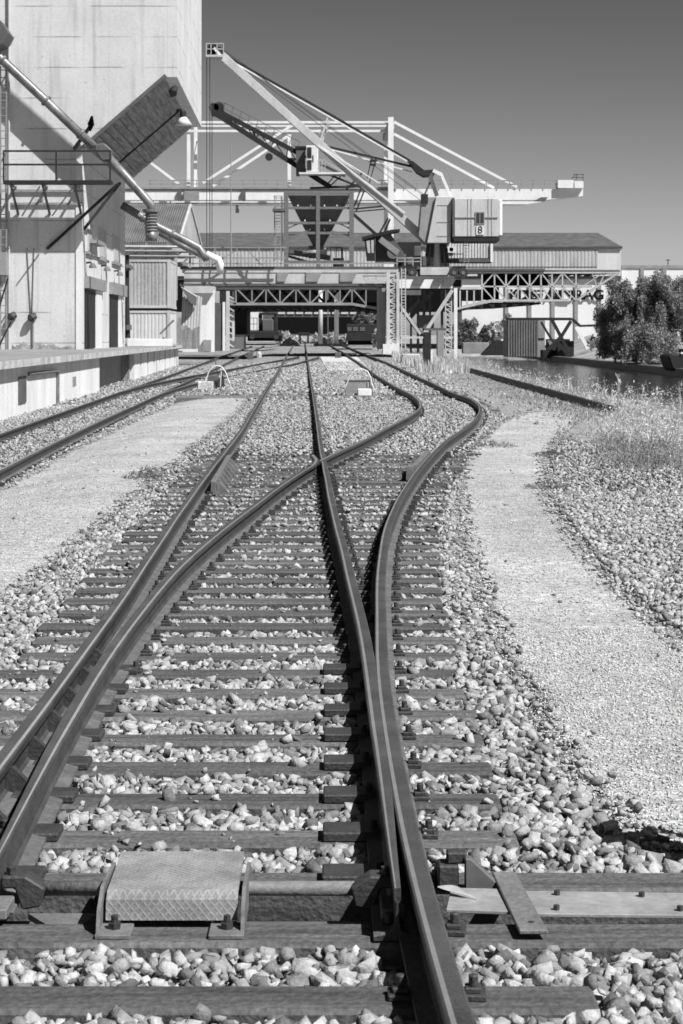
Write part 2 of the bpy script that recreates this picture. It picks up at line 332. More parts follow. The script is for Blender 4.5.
# wing and check rails
def shift_path(p, y0, y1, off0, mid0, mid1, offs, off1):
    ys = np.arange(y0, y1, .2)
    def o(Y):
        if Y < mid0: return offs+(off0-offs)*(mid0-Y)/(mid0-y0)
        if Y > mid1: return offs+(off1-offs)*(Y-mid1)/(y1-mid1)
        return offs
    return Path([(Y, p(Y)+o(Y)) for Y in ys], .15, .1)
wp = Path([(25.0, left_curve(25.0)+.02), (25.6, -.42), (26.2, -.36), (27.2, -.345), (28.2, -.42)], .2, .1)
rail('short flared wing rail pointing up beside the frog', wp, 25.7, 28.2, z=-.004, name='wing_rail')
cp = shift_path(left_main, 22.9, 28.5, .15, 23.6, 27.6, .085, .13)
ck = thing('check_rail', 'short guard rail with ribbed sloping chocks inside the straight stock rail', 'check rail', (cp(25), 23.2, -.16))
b = MB()
for Y0, Y1 in ((23.0, 28.0),):
    b.prism([(cp(Y0)-.035, Y0, -.16), (cp(Y0)+.04, Y0, -.16), (cp(Y0)+.03, Y0, .005), (cp(Y0)-.03, Y0, .005)], (cp(Y1)-cp(Y0), Y1-Y0, 0))
b.build('guard_bar', m_greyiron, ck, bevel=.006)
for i in range(8):
    Y = 23.05+i*.62; x = cp(Y)+.045
    MB().prism([(x, Y, -.16), (x+.15, Y, -.16), (x+.04, Y, -.02), (x, Y, -.02)], (-.0005, .1, 0)).build('chock', m_greyiron, ck)
c2 = shift_path(right_curve, 25.1, 29.4, -.15, 25.9, 28.6, -.085, -.14)
ck = thing('check_rail', 'short guard rail lying left of the curved rail beyond the frog', 'check rail', (c2(26), 25.4, -.16))
b = MB()
for i in range(6):
    Ya, Yb = 25.3+i*.6, 25.3+(i+1)*.6
    b.prism([(c2(Ya)-.045, Ya, -.16), (c2(Ya)+.03, Ya, -.16), (c2(Ya)+.03, Ya, .015), (c2(Ya)-.045, Ya, .015)], (c2(Yb)-c2(Ya), Yb-Ya, 0))
b.build('guard_bar', m_greyiron, ck)
for Y in (25.5, 26.4, 27.3, 28.2): MB().box(c2(Y)-.13, c2(Y)-.045, Y-.05, Y+.05, -.16, -.05).build('chock', m_iron, ck)
# ---------------------------------------------------------------- sleepers
def _fast_mesh(full):
    b = MB()
    if full:
        b.box(-.045, .045, -.05, .05, 0, .022); b.box(-.03, .028, -.03, .03, .021, .042); b.tube([(0, 0, .04), (0, 0, .082)], .019, 6)
    else: b.box(-.04, .04, -.045, .045, 0, .07)
    o = b.build('rail_fastening', m_iron, None, bevel=.004 if full else 0); me = o.data; bpy.data.objects.remove(o); return me
FM = {True: _fast_mesh(True), False: _fast_mesh(False)}
def fasten(s, x, Y, z=-.172, full=True):       # a clip with its bolt on each side of a rail
    for k in (-1, 1):
        o = bpy.data.objects.new('rail_fastening', FM[full]); COL.objects.link(o); o.parent = s
        o.location = Vector((x+k*.104, Y, z))-wl(s); o.scale = (.82, .85, .8); o.rotation_euler.z = random.uniform(-.15, .15)
SLY = [5.6, 6.2, 6.8]+[7.39+.6*i for i in range(40)]
g_s = 'sleepers under the turnout'
main_spans = []
for i, Y in enumerate(SLY):
    x0 = left_main(Y)-.5+random.uniform(-.04, .04); x1 = max(.67, right_curve(Y)+.44)+random.uniform(-.03, .03)
    if Y < 6: x1 = .73
    if 6 < Y < 7: x1 = 1.75
    main_spans.append((Y, x0, x1))
    lab = 'dark weathered sleeper in the ballast under the turnout rails'
    if i == 0: lab = 'nearest dark sleeper along the bottom edge of the photo'
    elif i == 1: lab = 'long sleeper carrying the checker plate brackets'
    elif i == 2: lab = 'long sleeper just behind the switch drive rod'
    s = thing('sleeper', lab, 'sleeper', (0, Y, -.25), g_s if i > 2 else None)
    w = .108; MB().box(x0, x1, Y-w, Y+w, -.37, -.172).build('sleeper_body', m_sleeper, s, bevel=.014)
    if Y < 19:
        for pth, y0 in ((left_main, 0), (right_curve, 0), (left_curve, 10.9), (right_blade, 11.2)):
            if Y > y0: fasten(s, pth(Y), Y)
    else:
        for pth in (left_main, right_curve, left_curve, right_blade):
            fasten(s, pth(Y), Y, full=False)
    if 6.5 < Y < 11.5:
        xb = right_blade(Y); MB().box(xb-.24, xb-.03, Y-.085, Y+.085, -.172, -.135).build('slide_plate', m_iron, s, bevel=.006)
        xl = left_main(Y); MB().box(xl+.04, left_curve(Y)+.12, Y-.08, Y+.08, -.172, -.14).build('slide_plate', m_iron, s, bevel=.006)
        br = MB(); x = xl+.01
        br.prism([(x, Y, -.15), (x+.14, Y, -.15), (x+.03, Y, -.045), (x, Y, -.045)], (0, .045, 0)); br.build('rail_brace', m_iron, s)
def plain_sleepers(pa, pb, ys, zt, lab, grp, fast=True):
    proto = None
    for Y in ys:
        xa, xb = sorted((pa(Y), pb(Y))); xm = (xa+xb)/2; sl = pa.slope(Y)
        if proto is None:
            proto = s = thing('sleeper', lab, 'sleeper', (xm, Y, zt+zr(Y)), grp)
            MB().box(xm-1.27, xm+1.27, Y-.125, Y+.125, zt-.14+zr(Y), zt+zr(Y)).build('sleeper_body', m_sleeper, s)
            for k in (-.75, .75): fasten(s, xm+k, Y, zt+zr(Y), False)
        else:
            s = copy_tree(proto)
        s.location = (xm, Y, zt+zr(Y)-random.uniform(0, .02)); s.rotation_euler.z = -math.atan(sl)
plain_sleepers(sideA, sideB, np.arange(26, 76, .65), ZS-.172, 'half buried sleeper of the siding beside the platform', 'sleepers of the platform siding')
plain_sleepers(left_curve, right_curve, np.arange(31.6, 88, .65), -.172, 'half buried sleeper of the curving track right of the frog', 'sleepers of the curving track')
plain_sleepers(left_main, right_blade, np.arange(31.6, 60, .65), -.19, 'buried sleeper of the straight track beyond the frog', 'sleepers of the straight track beyond the frog')
# ---------------------------------------------------------------- switch drive at the toe
d = thing('switch_cover', 'checker plate steel cover between the rails in the foreground', 'cover plate', (-.54, 6.45, -.17))
b = MB(); prof = [(6.70, -.045), (6.30, -.062), (6.262, -.084), (6.248, -.146), (6.26, -.146), (6.274, -.092), (6.31, -.074), (6.70, -.057)]
b.prism([(-.752, y, z) for y, z in prof], (.42, 0, 0)); b.build('checker_plate', m_checker, d)
for x, side in ((-.762, -1), (-.318, 1)):
    bb = MB(); bb.prism([(x, 6.17, -.165), (x, 6.62, -.165), (x, 6.62, -.06), (x, 6.3, -.05), (x, 6.2, -.10)], (.012*side, 0, 0))
    bb.build('bracket', m_greyiron, d)
    fx = x+.012*side; a, c = sorted((fx, x-.10*side)); a2, c2_ = a, c
    MB().box(a2, c2_, 6.13, 6.27, -.172, -.157).build('foot_plate', m_greyiron, d, bevel=.003)
    xc = (a+c)/2
    MB().tube([(xc, 6.2, -.157), (xc, 6.2, -.137)], .021, 6).tube([(xc, 6.2, -.137), (xc, 6.2, -.115)], .011, 8).build('bolt', m_iron, d)
r = thing('stretcher_bar', 'round steel drive rod linking both switch blades behind the checker plate', 'drive rod', (-.5, 6.5, -.11))
MB().tube([(-1.0, 6.5, -.115), (.06, 6.5, -.115)], .024, 10).build('rod', m_greyiron, r, smooth=True)
for x, k in ((-1.06, 1), (.115, -1)):
    bb = MB(); bb.prism([(x-k*.06, 6.44, -.06), (x+k*.02, 6.44, -.06), (x+k*.085, 6.44, -.10), (x+k*.07, 6.44, -.16), (x+k*.01, 6.44, -.17), (x-k*.015, 6.44, -.10), (x-k*.06, 6.44, -.10)], (0, .09, 0))
    bb.build('fork', m_iron, r, bevel=.006)
    MB().tube([(x-k*.03, 6.47, -.08), (x-k*.03, 6.47, -.035)], .016, 6).build('bolt', m_iron, r)
    MB().box(x-k*.05-.04, x-k*.05+.04, 6.26, 6.42, -.15, -.115).build('lug', m_greyiron, r, bevel=.005)
r = thing('lock_bar', 'flat lower bar in the dark gap beneath the drive rod', 'bar', (-.4, 6.38, -.24))
MB().box(-1.3, .12, 6.35, 6.39, -.26, -.22).box(-1.3, .12, 6.45, 6.54, -.27, -.235).build('bar', m_dgrey, r)
tr = tag(MB().prism([(-1.03, 6.44, -.20), (-.80, 6.44, -.20), (-.84, 6.35, -.21), (-.95, 6.34, -.21)], (0, 0, .02)).build('tray', m_greyiron), 'dusty angled steel tray in the gap left of the checker plate', 'tray')
p = thing('rod_cover', 'flat pale steel cover plate running right from the curved rail', 'cover plate', (.8, 6.5, -.16))
b = MB(); b.prism([(.34, 6.37, -.158), (.60, 6.34, -.158), (.60, 6.60, -.158), (.37, 6.62, -.158)], (0, 0, .012)); b.build('plate', m_plate, p, bevel=.002)
b = MB(); b.prism([(.606, 6.34, -.163), (1.45, 6.31, -.163), (1.45, 6.56, -.163), (.606, 6.60, -.163)], (0, 0, .012)); b.build('plate', m_plate, p, bevel=.002)
b = MB(); b.prism([(.555, 6.12, -.152), (.645, 6.12, -.152), (.60, 6.76, -.145), (.52, 6.76, -.145)], (0, 0, .014)); b.build('strap', m_greyiron, p, bevel=.003)
for x, y in ((.60, 6.2), (.575, 6.42), (.555, 6.64), (.7, 6.38), (.72, 6.55), (1.1, 6.37), (1.0, 6.53)):
    MB().tube([(x, y, -.15), (x, y, -.135)], .011, 6).build('bolt', m_iron, p)
k = thing('rail_bracket', 'dark angled iron bracket bolted beside the curved stock rail', 'bracket', (.42, 6.72, -.17))
MB().box(.33, .40, 6.68, 6.78, -.172, -.09).box(.36, .43, 6.7, 6.76, -.09, -.05).build('block', m_iron, k, bevel=.006)
MB().prism([(.42, 6.66, -.172), (.56, 6.66, -.172), (.44, 6.66, -.06), (.42, 6.66, -.06)], (0, .05, 0)).build('gusset', m_dgrey, k, bevel=.004)
# white feather lying on the plate
b = MB(); o = Vector((.322, 6.56, -.128)); ax = Vector((.125, -.085, -.018)); sd = Vector((.004, .013, .002))
top = []; bot = []
for i in range(11):
    t = i/10; w = .35+1.0*math.sin(math.pi*min(1, t*1.3)) if t < .72 else .9*(1-t)/.28*.35+.06
    top.append(o+ax*t+sd*w+Vector((0, 0, .014*math.sin(t*3.1)))); bot.append(o+ax*t-sd*w*.8+Vector((0, 0, .006*math.sin(t*3.1))))
b.prism(top+bot[::-1], (0, 0, .0015)); tag(b.build('feather', m_feather), 'small white feather lying beside the curved rail on the cover plate', 'feather')
# ---------------------------------------------------------------- hand point levers with hoop guards
def lever(lab, x, Y, z, s=1.0, mirror=1):
    t = thing('point_lever', lab, 'point lever', (x, Y, z)); L = lambda a, c, h: (x+a*mirror*s, Y+c*s, z+h*s)
    hoop = [L(-.52, 0, 0), L(-.42, 0, .28), L(-.30, 0, .62), L(-.16, 0, .80), L(0, 0, .86), L(.16, 0, .82), L(.30, 0, .64), L(.42, 0, .30), L(.54, 0, .02)]
    MB().tube(hoop, .02*s, 8).build('hoop_guard', m_white, t, smooth=True)
    MB().box(*sorted((L(-.68, 0, 0)[0], L(-.12, 0, 0)[0])), Y-.32*s, Y-.02*s, z+.0, z+.30*s).build('counterweight', m_conclip, t, bevel=.03)
    MB().box(*sorted((L(-.34, 0, 0)[0], L(.34, 0, 0)[0])), Y+.05*s, Y+.35*s, z-.05, z+.10*s).box(*sorted((L(-.32, 0, 0)[0], L(.0, 0, 0)[0])), Y+.06*s, Y+.3*s, z+.1*s, z+.50*s).build('lever_frame', m_dgrey, t, bevel=.01)
    MB().box(*sorted((L(.02, 0, 0)[0], L(.26, 0, 0)[0])), Y+.02*s, Y+.24*s, z+.1*s, z+.36*s).tube([L(.1, .1, .3), L(.2, .02, .5)], .05*s, 8).build('bearing', m_iron, t, bevel=.01)
    MB().tube([L(.1, .12, .15), L(-.06, .12, 1.0)], .022*s, 6).tube([L(-.06, .12, 1.0), L(-.085, .12, 1.12)], .03*s, 6).build('hand_lever', m_dgrey, t)
    MB().tube([L(.12, -.05, .1), L(.16, -.12, .66)], .02*s, 6).build('stay', m_white, t)
    return t
q = W(217, 391, -.28); lever('white hooped point lever beside the platform siding rails', q.x, q.y, gz(q.x, q.y)-.02, 1.0)
q = W(358, 396, -.2)
t = thing('point_lever', 'white hooped point lever with square grey box right of the straight track', 'point lever', (q.x, q.y, gz(q.x, q.y)))
z = gz(q.x, q.y)-.02; L = lambda a, c, h: (q.x+a, q.y+c, z+h)
MB().tube([L(-.48, 0, .05), L(-.38, 0, .34), L(-.24, 0, .66), L(-.08, 0, .82), L(.12, 0, .86), L(.30, 0, .78), L(.40, 0, .58), L(.44, 0, .36), L(.58, 0, .05)], .019, 8).build('hoop_guard', m_white, t, smooth=True)
MB().box(q.x-.40, q.x+.30, q.y+.06, q.y+.4, z, z+.46).build('lever_box', m_mgrey, t, bevel=.015)
MB().box(q.x-.45, q.x+.36, q.y+.05, q.y+.42, z+.46, z+.5).build('box_lid', m_dgrey, t)
MB().box(q.x-.02, q.x+.42, q.y-.3, q.y-.02, z, z+.24).build('counterweight', m_white, t, bevel=.03)
MB().tube([L(.45, .1, .0), L(.44, .12, .95)], .02, 6).tube([L(.40, .0, .05), L(.36, .02, .52)], .035, 6).build('hand_lever', m_dgrey, t)
t = lever('white hooped point lever at the right end of the steel cover plate', 1.82, 7.05, -.22, 1.0, -1)
MB().tube([(1.70, 7.0, -.24), (1.70, 7.0, .5)], .035, 8).box(1.59, 1.81, 6.9, 7.1, .48, .76).box(1.57, 1.83, 6.88, 7.12, .76, .79).build('shadow_box', m_dgrey, t)  # unseen box on a post, added to enlarge the shadow falling into view
# strips, pads, small posts beyond the frog
def strip(name, pix, z, h, m, lab, cat, off=0.0):
    pts = [W(a, c, z) for a, c in pix]
    return tag(MB().prism([(p_.x, p_.y, z+zr(p_.y)+off) for p_ in pts], (0, 0, h)).build(name, m), lab, cat)
for sx0, sx1, lab in ((-5.0, left_main(60)-.12, 'flat rod channel crossing the ballast beside the left hooped lever'), (left_main(60)+.12, right_blade(60)-.12, 'flat rod channel between the two straight rails'), (right_blade(60)+.12, left_curve(60)-.12, 'flat rod channel in front of the right hooped lever'), (left_curve(60)+.12, right_curve(60)-.1, 'flat rod channel between the curving rails')):
    tag(MB().box(sx0, sx1, 59.2, 61.4, -.45, -.165).build('rod_channel', m_greyiron, bevel=.01), lab, 'rod channel')
tag(MB().prism([W(a, c, -.19) for a, c in ((320,357.5),(357,357.5),(371,370.5),(328,371.5))], (0, 0, .05)).build('concrete_slab', m_slab), 'bright concrete slab on the ballast right of the straight track', 'slab')
tag(MB().prism([W(a, c, -.19) for a, c in ((330,372),(374,371.5),(384,383),(386,391),(338,391))], (0, 0, .03)).build('concrete_slab', m_conctop), 'grey concrete slab under the right hooped lever', 'slab')
for px, lab in ((250, 'short dark stump post left of the straight track'), (338, 'short dark stump post on the right of the straight track')):
    q = W(px, 358, -.15); tag(MB().box(q.x-.22, q.x+.22, q.y, q.y+.4, q.z-.1, q.z+.42).build('stump_post', m_dgrey, bevel=.03), lab, 'post')
q = W(259, 357, -.15); tag(MB().tube([(q.x, q.y, q.z-.05), (q.x, q.y, q.z+.25), (q.x, q.y, q.z+.42)], [.2, .2, .12], 8).build('stone_marker', m_conclip), 'rounded pale marker stone beside the dark stump post', 'marker')
# ================================================================ GROUND
XQ, XF = 7.15, 23.5
xs = [-2000, -400, -120, -60, -30, -20, -15]+sorted(list(np.arange(-13, 7.1, .5))+[-1.95, 1.72])+[XQ, XQ+.01, 12, 18, XF, XF+.01, 25.5, 29, 34, 45, 70, 130, 400, 2000]
ys = [-40, -15, 0, 4, 5.5, 6.24, 6.3, 6.69, 6.74]+list(np.arange(7, 40, 1.5))+list(np.arange(40, 160, 5))+[160, 180, 200, 230, 250, 268, 269, 285, 300, 340, 400, 600, 1000, 2500, 5500]
def ground_z(x, Y):
    if 6.29 < Y < 6.695 and -1.96 < x < 1.73: return -.46
    canal = Y <= 268.5
    if x > XQ+.005 and canal:
        if x < XF+.005: return -3.0
        if x < 25: return -.72
        t = sm((x-25.5)/9); return -.72+2.3*t+.15*math.sin(x*1.3+Y*.31)*(1 if x < 60 else 0)
    if x > XQ+.005: return -.3+ (.0 if Y < 280 else min((Y-280)*.02, 1.6))
    if x > 5.5: return -.25+zr(Y)*.3
    return gz(x, Y)*(1-sm((x-3.5)/2))+(-.25+zr(Y)*.3)*sm((x-3.5)/2)
nx = len(xs); v = [(x, Y, ground_z(x, Y)) for Y in ys for x in xs]
f = [(j*nx+i, j*nx+i+1, (j+1)*nx+i+1, (j+1)*nx+i) for j in range(len(ys)-1) for i in range(nx-1)]
go = np_obj('ground', np.array(v), np.array(f), m_ground); tag(go, kind='structure')
go.data.materials.append(m_bank)
mi = np.zeros(len(f), dtype=np.int32)
for j in range(len(ys)-1):
    for i in range(nx-1):
        if xs[i] >= XQ or ys[j] > 268 or xs[i] < -120: mi[j*(nx-1)+i] = 1
go.data.polygons.foreach_set('material_index', mi)
wo = MB().add([(XQ-1, -60, -1.18), (XF+.5, -60, -1.18), (XF+.5, 268.7, -1.18), (XQ-1, 268.7, -1.18)], [(0, 1, 2, 3)]).build('water', m_water); tag(wo, kind='structure')
def row_poly(pix_l, pix_r, z):
    l = sorted((w.y, w.x) for w in (W(a, c, z) for a, c in pix_l)); r_ = sorted((w.y, w.x) for w in (W(a, c, z) for a, c in pix_r))
    return l, r_
def sheet(name, pl, pr, z, m, off, jit=.05, ymin=None):
    l, r_ = row_poly(pl, pr, z); y0 = max(l[0][0], r_[0][0]); y1 = min(l[-1][0], r_[-1][0])
    Ys = []; y = y0
    while y < y1: Ys.append(y); y *= 1.012
    vs = []; n = 17; fs = []; ed = []
    for j, Y in enumerate(Ys):
        a = np.interp(Y, [q[0] for q in l], [q[1] for q in l]); c = np.interp(Y, [q[0] for q in r_], [q[1] for q in r_])
        a += random.uniform(-jit, jit); c += random.uniform(-jit, jit)
        for i in range(n):
            x = a+(c-a)*i/(n-1); vs.append((x, Y, ground_z(x, Y)+off)); ed.append(min(1.0, (x-a)/.32, (c-x)/.32, (Y-y0)/(.02*Y+.3) if y0 > 9 else 1, (y1-Y)/(.06*Y)))
    for j in range(len(Ys)-1):
        for i in range(n-1): fs.append((j*n+i, j*n+i+1, (j+1)*n+i+1, (j+1)*n+i))
    o = np_obj(name, np.array(vs), np.array(fs), m); tag(o, kind='structure')
    at_ = o.data.attributes.new('edge', 'FLOAT', 'POINT'); at_.data.foreach_set('value', np.array(ed, dtype=np.float32))
    return lambda x, Y: (Y >= y0 and Y <= y1 and np.interp(Y, [q[0] for q in l], [q[1] for q in l]) < x < np.interp(Y, [q[0] for q in r_], [q[1] for q in r_]))
in_lp = sheet('gravel_path', [(-280,640),(-180,560),(-75,510),(-10,486),(32,466),(63,448),(104,431),(135,417),(164,406),(175,401)], [(-60,650),(22,606),(48,585),(78,560),(113,528),(151,492),(178,470),(203,452),(229,430),(246,412),(252,401)], -.3, m_path, .012)
in_rp = sheet('gravel_path', [(660,880),(610,832),(558,785),(520,722),(494,660),(470,600),(459,555),(452,510),(458,470),(470,450),(492,428),(522,415),(538,410)], [(1060,880),(840,760),(712,655),(660,618),(612,575),(572,525),(550,490),(551,460),(568,435),(581,420),(587,410)], -.24, m_path, .012)
in_dirt = sheet('dirt_quay', [(575,445),(490,415),(468,396),(440,383),(425,376),(410,366),(402,360)], [(690,445),(640,415),(610,405),(560,391),(500,375),(470,367),(440,360)], -.24, m_dirt, .008)
# ---------------------------------------------------------------- loose stones
def hull_stones(n, pts, flat=.62):               # angular crushed rock: jittered blocks with corners knocked off
    out = []; f0 = flat
    for _ in range(n):
        flat = f0*random.uniform(.55, 1.2); ex = random.uniform(.8, 1.45)
        bm = bmesh.new(); cs = [Vector((i, j*.78, k*flat)) for i in (-1, 1) for j in (-1, 1) for k in (-1, 1)]
        random.shuffle(cs); cs = cs[:min(pts, 8)]
        while len(cs) < pts: cs.append(Vector((random.uniform(-1, 1), random.uniform(-.8, .8), random.choice((-1, 1))*flat*random.uniform(.6, 1.2))))
        for q in cs: bm.verts.new((q.x*ex*random.uniform(.6, 1.08), q.y*random.uniform(.55, 1.1), q.z*random.uniform(.55, 1.1)))
        bmesh.ops.convex_hull(bm, input=bm.verts)
        for vv in [vv for vv in bm.verts if not vv.link_faces]: bm.verts.remove(vv)
        bmesh.ops.triangulate(bm, faces=bm.faces); bm.verts.index_update()
        out.append((np.array([vv.co[:] for vv in bm.verts]), np.array([[vv.index for vv in ff.verts] for ff in bm.faces])))
        bm.free()
    return out
def lay_mats(n, tilt=.55):                       # stones lie mostly flat, turned any way
    a = rng.random(n)*6.2832; u = rng.normal(size=(n, 2))*tilt
    ca, sa = np.cos(a), np.sin(a); cx, sx = np.cos(u[:, 0]), np.sin(u[:, 0]); cy, sy = np.cos(u[:, 1]), np.sin(u[:, 1])
    o = np.ones(n); z = np.zeros(n)
    Rz = np.stack([ca, -sa, z, sa, ca, z, z, z, o], 1).reshape(n, 3, 3); Rx = np.stack([o, z, z, z, cx, -sx, z, sx, cx], 1).reshape(n, 3, 3); Ry = np.stack([cy, z, sy, z, o, z, -sy, z, cy], 1).reshape(n, 3, 3)
    return Rx@Ry@Rz
def rot_mats(n):
    q = rng.normal(size=(n, 4)); q /= np.linalg.norm(q, axis=1)[:, None]; w, x, y, z = q.T
    return np.stack([1-2*(y*y+z*z), 2*(x*y-z*w), 2*(x*z+y*w), 2*(x*y+z*w), 1-2*(x*x+z*z), 2*(y*z-x*w), 2*(x*z-y*w), 2*(y*z+x*w), 1-2*(x*x+y*y)], 1).reshape(n, 3, 3)
def scatter(name, pos, size, protos, m):
    V = []; T = []; off = 0; which = rng.integers(0, len(protos), len(pos))
    for k, (pv, pf) in enumerate(protos):
        idx = np.where(which == k)[0]
        if not len(idx): continue
        R = lay_mats(len(idx)); vv = np.einsum('nij,vj->nvi', R, pv)*size[idx][:, None, None]
        vv += pos[idx][:, None, :]
        V.append(vv.reshape(-1, 3)); T.append((pf[None]+(np.arange(len(idx))*len(pv))[:, None, None]+off).reshape(-1, 3)); off += len(idx)*len(pv)
    o = np_obj(name, np.concatenate(V), np.concatenate(T), m); tag(o, kind='stuff'); return o
rails_near = [left_main, right_curve, left_curve, right_blade, sideA, sideB]
def ok(x, Y):
    if x > 6.55 and Y > 30: return 0
    for p_ in rails_near:
        if p_.y[0]-.2 <= Y and abs(x-p_(Y)) < .075: return 0
    if 6.31 < Y < 6.69 and -1.9 < x < 1.6:
        return 0
    if Y < 31.2:
        for s_, x0, x1 in main_spans:
            if abs(Y-s_) < .122 and x0-.02 < x < x1+.02:
                return -1 if Y > 19 and rng.random() < .12 else (-1 if rng.random() < .015 and Y > 7 else 0)
    for q in (in_lp, in_rp):
        if q(x, Y):
            e_ = min(1.0, sum(q(x+d_, Y) for d_ in (-.22, -.1, .1, .22))/4)
            return .75 if rng.random() < (0.002 if e_ == 1 else .4*(1.1-e_)) else 0
    if in_dirt(x, Y): return 0
    if 59 < Y < 61.6 and x > -5: return 0
    return 1
def zone(y0, y1, dens, smin, smax, lift):
    P_ = []; S_ = []
    hw0, hw1 = 341.5*y0/F, 341.5*y1/F
    area = (hw0+hw1+1.0)*(y1-y0); n = int(area*dens)
    Ys = y0+(y1-y0)*rng.random(n); xr = rng.random(n)
    for Y, u in zip(Ys, xr):
        hw = 341.5*Y/F+.35; x = (2*u-1)*hw; x = max(x, -hw)
        if rng.random() > hw/(hw1+.35): continue
        u2 = x+.0196*Y
        if u2 < -9.2+(.0): continue
        k = ok(x, Y)
        if not k: continue
        s = smin*(smax/smin)**(rng.random()**1.3)
        if k == .75: s *= .75
        g_ = ground_z(x, Y)
        z = g_+rng.random()*lift+s*.15
        if k == -1: z = max(z, -.172+s*.3)
        P_.append((x, Y, z)); S_.append(s)
    return np.array(P_), np.array(S_)
lo_st = hull_stones(10, 7)
hi = hull_stones(70, 10); mid = hull_stones(40, 8); lo = hull_stones(16, 6)
p_, s_ = zone(4.9, 12, 1750, .013, .036, .05); scatter('ballast_stones', p_, s_, hi, m_stone)
p_, s_ = zone(4.9, 11, 1500, .005, .013, .02); scatter('ballast_fines', p_, s_, lo, m_stone)
p_, s_ = zone(11, 16, 600, .008, .018, .02); scatter('ballast_fines', p_, s_, lo, m_stone)
p_, s_ = zone(12, 24, 1000, .014, .034, .03); scatter('ballast_stones', p_, s_, mid, m_stone)
p_, s_ = zone(24, 56, 230, .02, .04, .03); scatter('ballast_stones', p_, s_, lo, m_stone)
p_, s_ = zone(56, 125, 40, .035, .075, .02); scatter('ballast_stones', p_, s_, lo, m_stone)
def path_zone(y0, y1, dens, smin, smax):
    P_ = []; S_ = []; hw1 = 341.5*y1/F+.2; n = int(2*hw1*(y1-y0)*dens)
    X = (2*rng.random(n)-1)*hw1; Y = y0+(y1-y0)*rng.random(n)
    for x, y in zip(X, Y):
        if abs(x) < 341.5*y/F+.15 and (in_rp(x, y) or in_lp(x, y)): P_.append((x, y, ground_z(x, y)+.014)); S_.append(smin+(smax-smin)*rng.random()**2)
    return np.array(P_), np.array(S_)
p_, s_ = path_zone(6.8, 13, 2600, .003, .009); scatter('path_gravel', p_, s_, lo, m_chip)
p_, s_ = path_zone(26, 60, 40, .008, .017); scatter('path_gravel', p_, s_, lo, m_chip)
p_, s_ = path_zone(13, 26, 380, .005, .010); scatter('path_gravel', p_, s_, lo, m_chip)
# ================================================================ SILO AND LOADING PLATFORM
YB, LB = 87.0, 21.0; DV = Vector((-.01964*LB, LB, 0)); KB = YB/F
def plat_x(Y): return -8.15-.026*(Y-46.8)
ZP = 1.08
B = lambda a, c, dy=0: P(a, c, YB+dy)
silo = thing('silo_building', 'tall pale concrete grain silo overhanging the platform on the left', 'silo', (-13, YB, ZP))
prof = [(-22, ZP), (B(82,0).x, ZP), (B(82,0).x, B(0,147).z), (B(165,0).x, B(0,77).z), (B(177,0).x, B(0,77).z), (B(177,0).x, 27), (-22, 27)]
MB().prism([(x, YB, z) for x, z in prof], DV).build('concrete_body', m_conc, silo)
# boarded soffit set just under the sloping underside, with its edge strips
c0, c1 = B(84,145.5), B(164,76.5); n_ = Vector((c1.z-c0.z, 0, -(c1.x-c0.x))).normalized()*.02
b = MB(); e0 = Vector((0, .15, 0))
for i in range(12):                              # boards along the soffit with open joints
    q0 = c0.lerp(c1, i/12+.004); q1 = c0.lerp(c1, (i+1)/12-.004); k_ = random.uniform(3.4, 4.2)
    b.prism([q0+n_+e0, q1+n_+e0, q1+n_*k_+e0, q0+n_*k_+e0], DV*.985)
b.prism([c0+n_*.3+e0, c1+n_*.3+e0, c1+n_*1.1+e0, c0+n_*1.1+e0], DV*.985)
b.build('soffit', m_rust, silo)
MB().bar(B(82,147)+n_*2-Vector((0,.03,0)), B(166,75.5)-Vector((0,.03,0)), .12, .16).build('edge_strip', m_dgrey, silo)
m0 = (c0+c1)/2+n_*6; MB().tube([c0*.95+c1*.05+n_*6+DV*.55, c1+n_*6+DV*.55], .05, 6).build('conduit', m_dark, silo)
# dirty foot of the front wall
b = MB(); pts = [B(12, 350)]; 
for i in range(60): pts.append(B(12+i*1.18, 345-2*math.sin(i*.09)+1.2*math.sin(i*.5)+random.uniform(-1.2, 1.2)))
pts += [B(82, 350)]
b.prism([(p_.x, YB-.012, max(p_.z, ZP)) for p_ in pts], (0, .01, 0)); b.build('grimy_plinth', m_stain, silo)
MB().box(B(76,0).x, B(82.3,0).x, YB-.05, YB-.005, ZP, B(0,150).z).build('corner_strip', m_white, silo)
# side wall along the tracks: position by how far along it the photo shows a point
SX0 = B(82,0).x
def side(px):
    Y = -19230.0/(px-303.0); return Y, SX0-.01964*(Y-YB)
def sbox(px0, px1, y0, y1, out=.04, name='panel', m=None, par=None, inn=0.0):
    Y0, X0 = side(px0); Y1, X1 = side(px1); z1 = EYE+(HY-y0)*Y0/F; z0 = EYE+(HY-y1)*Y0/F
    return MB().prism([(X0-inn, Y0, z0), (X1-inn, Y1, z0), (X1-inn, Y1, z1), (X0-inn, Y0, z1)], (out+inn, 0, 0)).build(name, m, par or silo)
for a, c in ((84, 100), (109, 121.5)):
    cpy = sbox(a, a+(c-a)*1.15, 276 if a < 90 else 282, 288 if a < 90 else 294, .22, 'door_canopy', m_mgrey)
    dr = sbox(a+.2, a+(c-a)*.62, 289 if a < 90 else 294, 348.5, .07, 'door', m_dark)
    sbox(a+(c-a)*.64, c, 290 if a < 90 else 295, 348.5, .10, 'door_leaf', m_white)
for a, c, y0, y1 in ((86.3, 91, 228, 251), (98.5, 105.5, 226, 257), (112.5, 119.5, 233, 261)):
    w_ = sbox(a, c, y0, y1, .05, 'window', m_lgrey); sbox(a+.8, c-.6, y0+2, y1-1, .065, 'pane', m_corr, w_)
    sbox(a-1, c+1, y1, y1+2.6, .12, 'window_sill', m_mgrey)
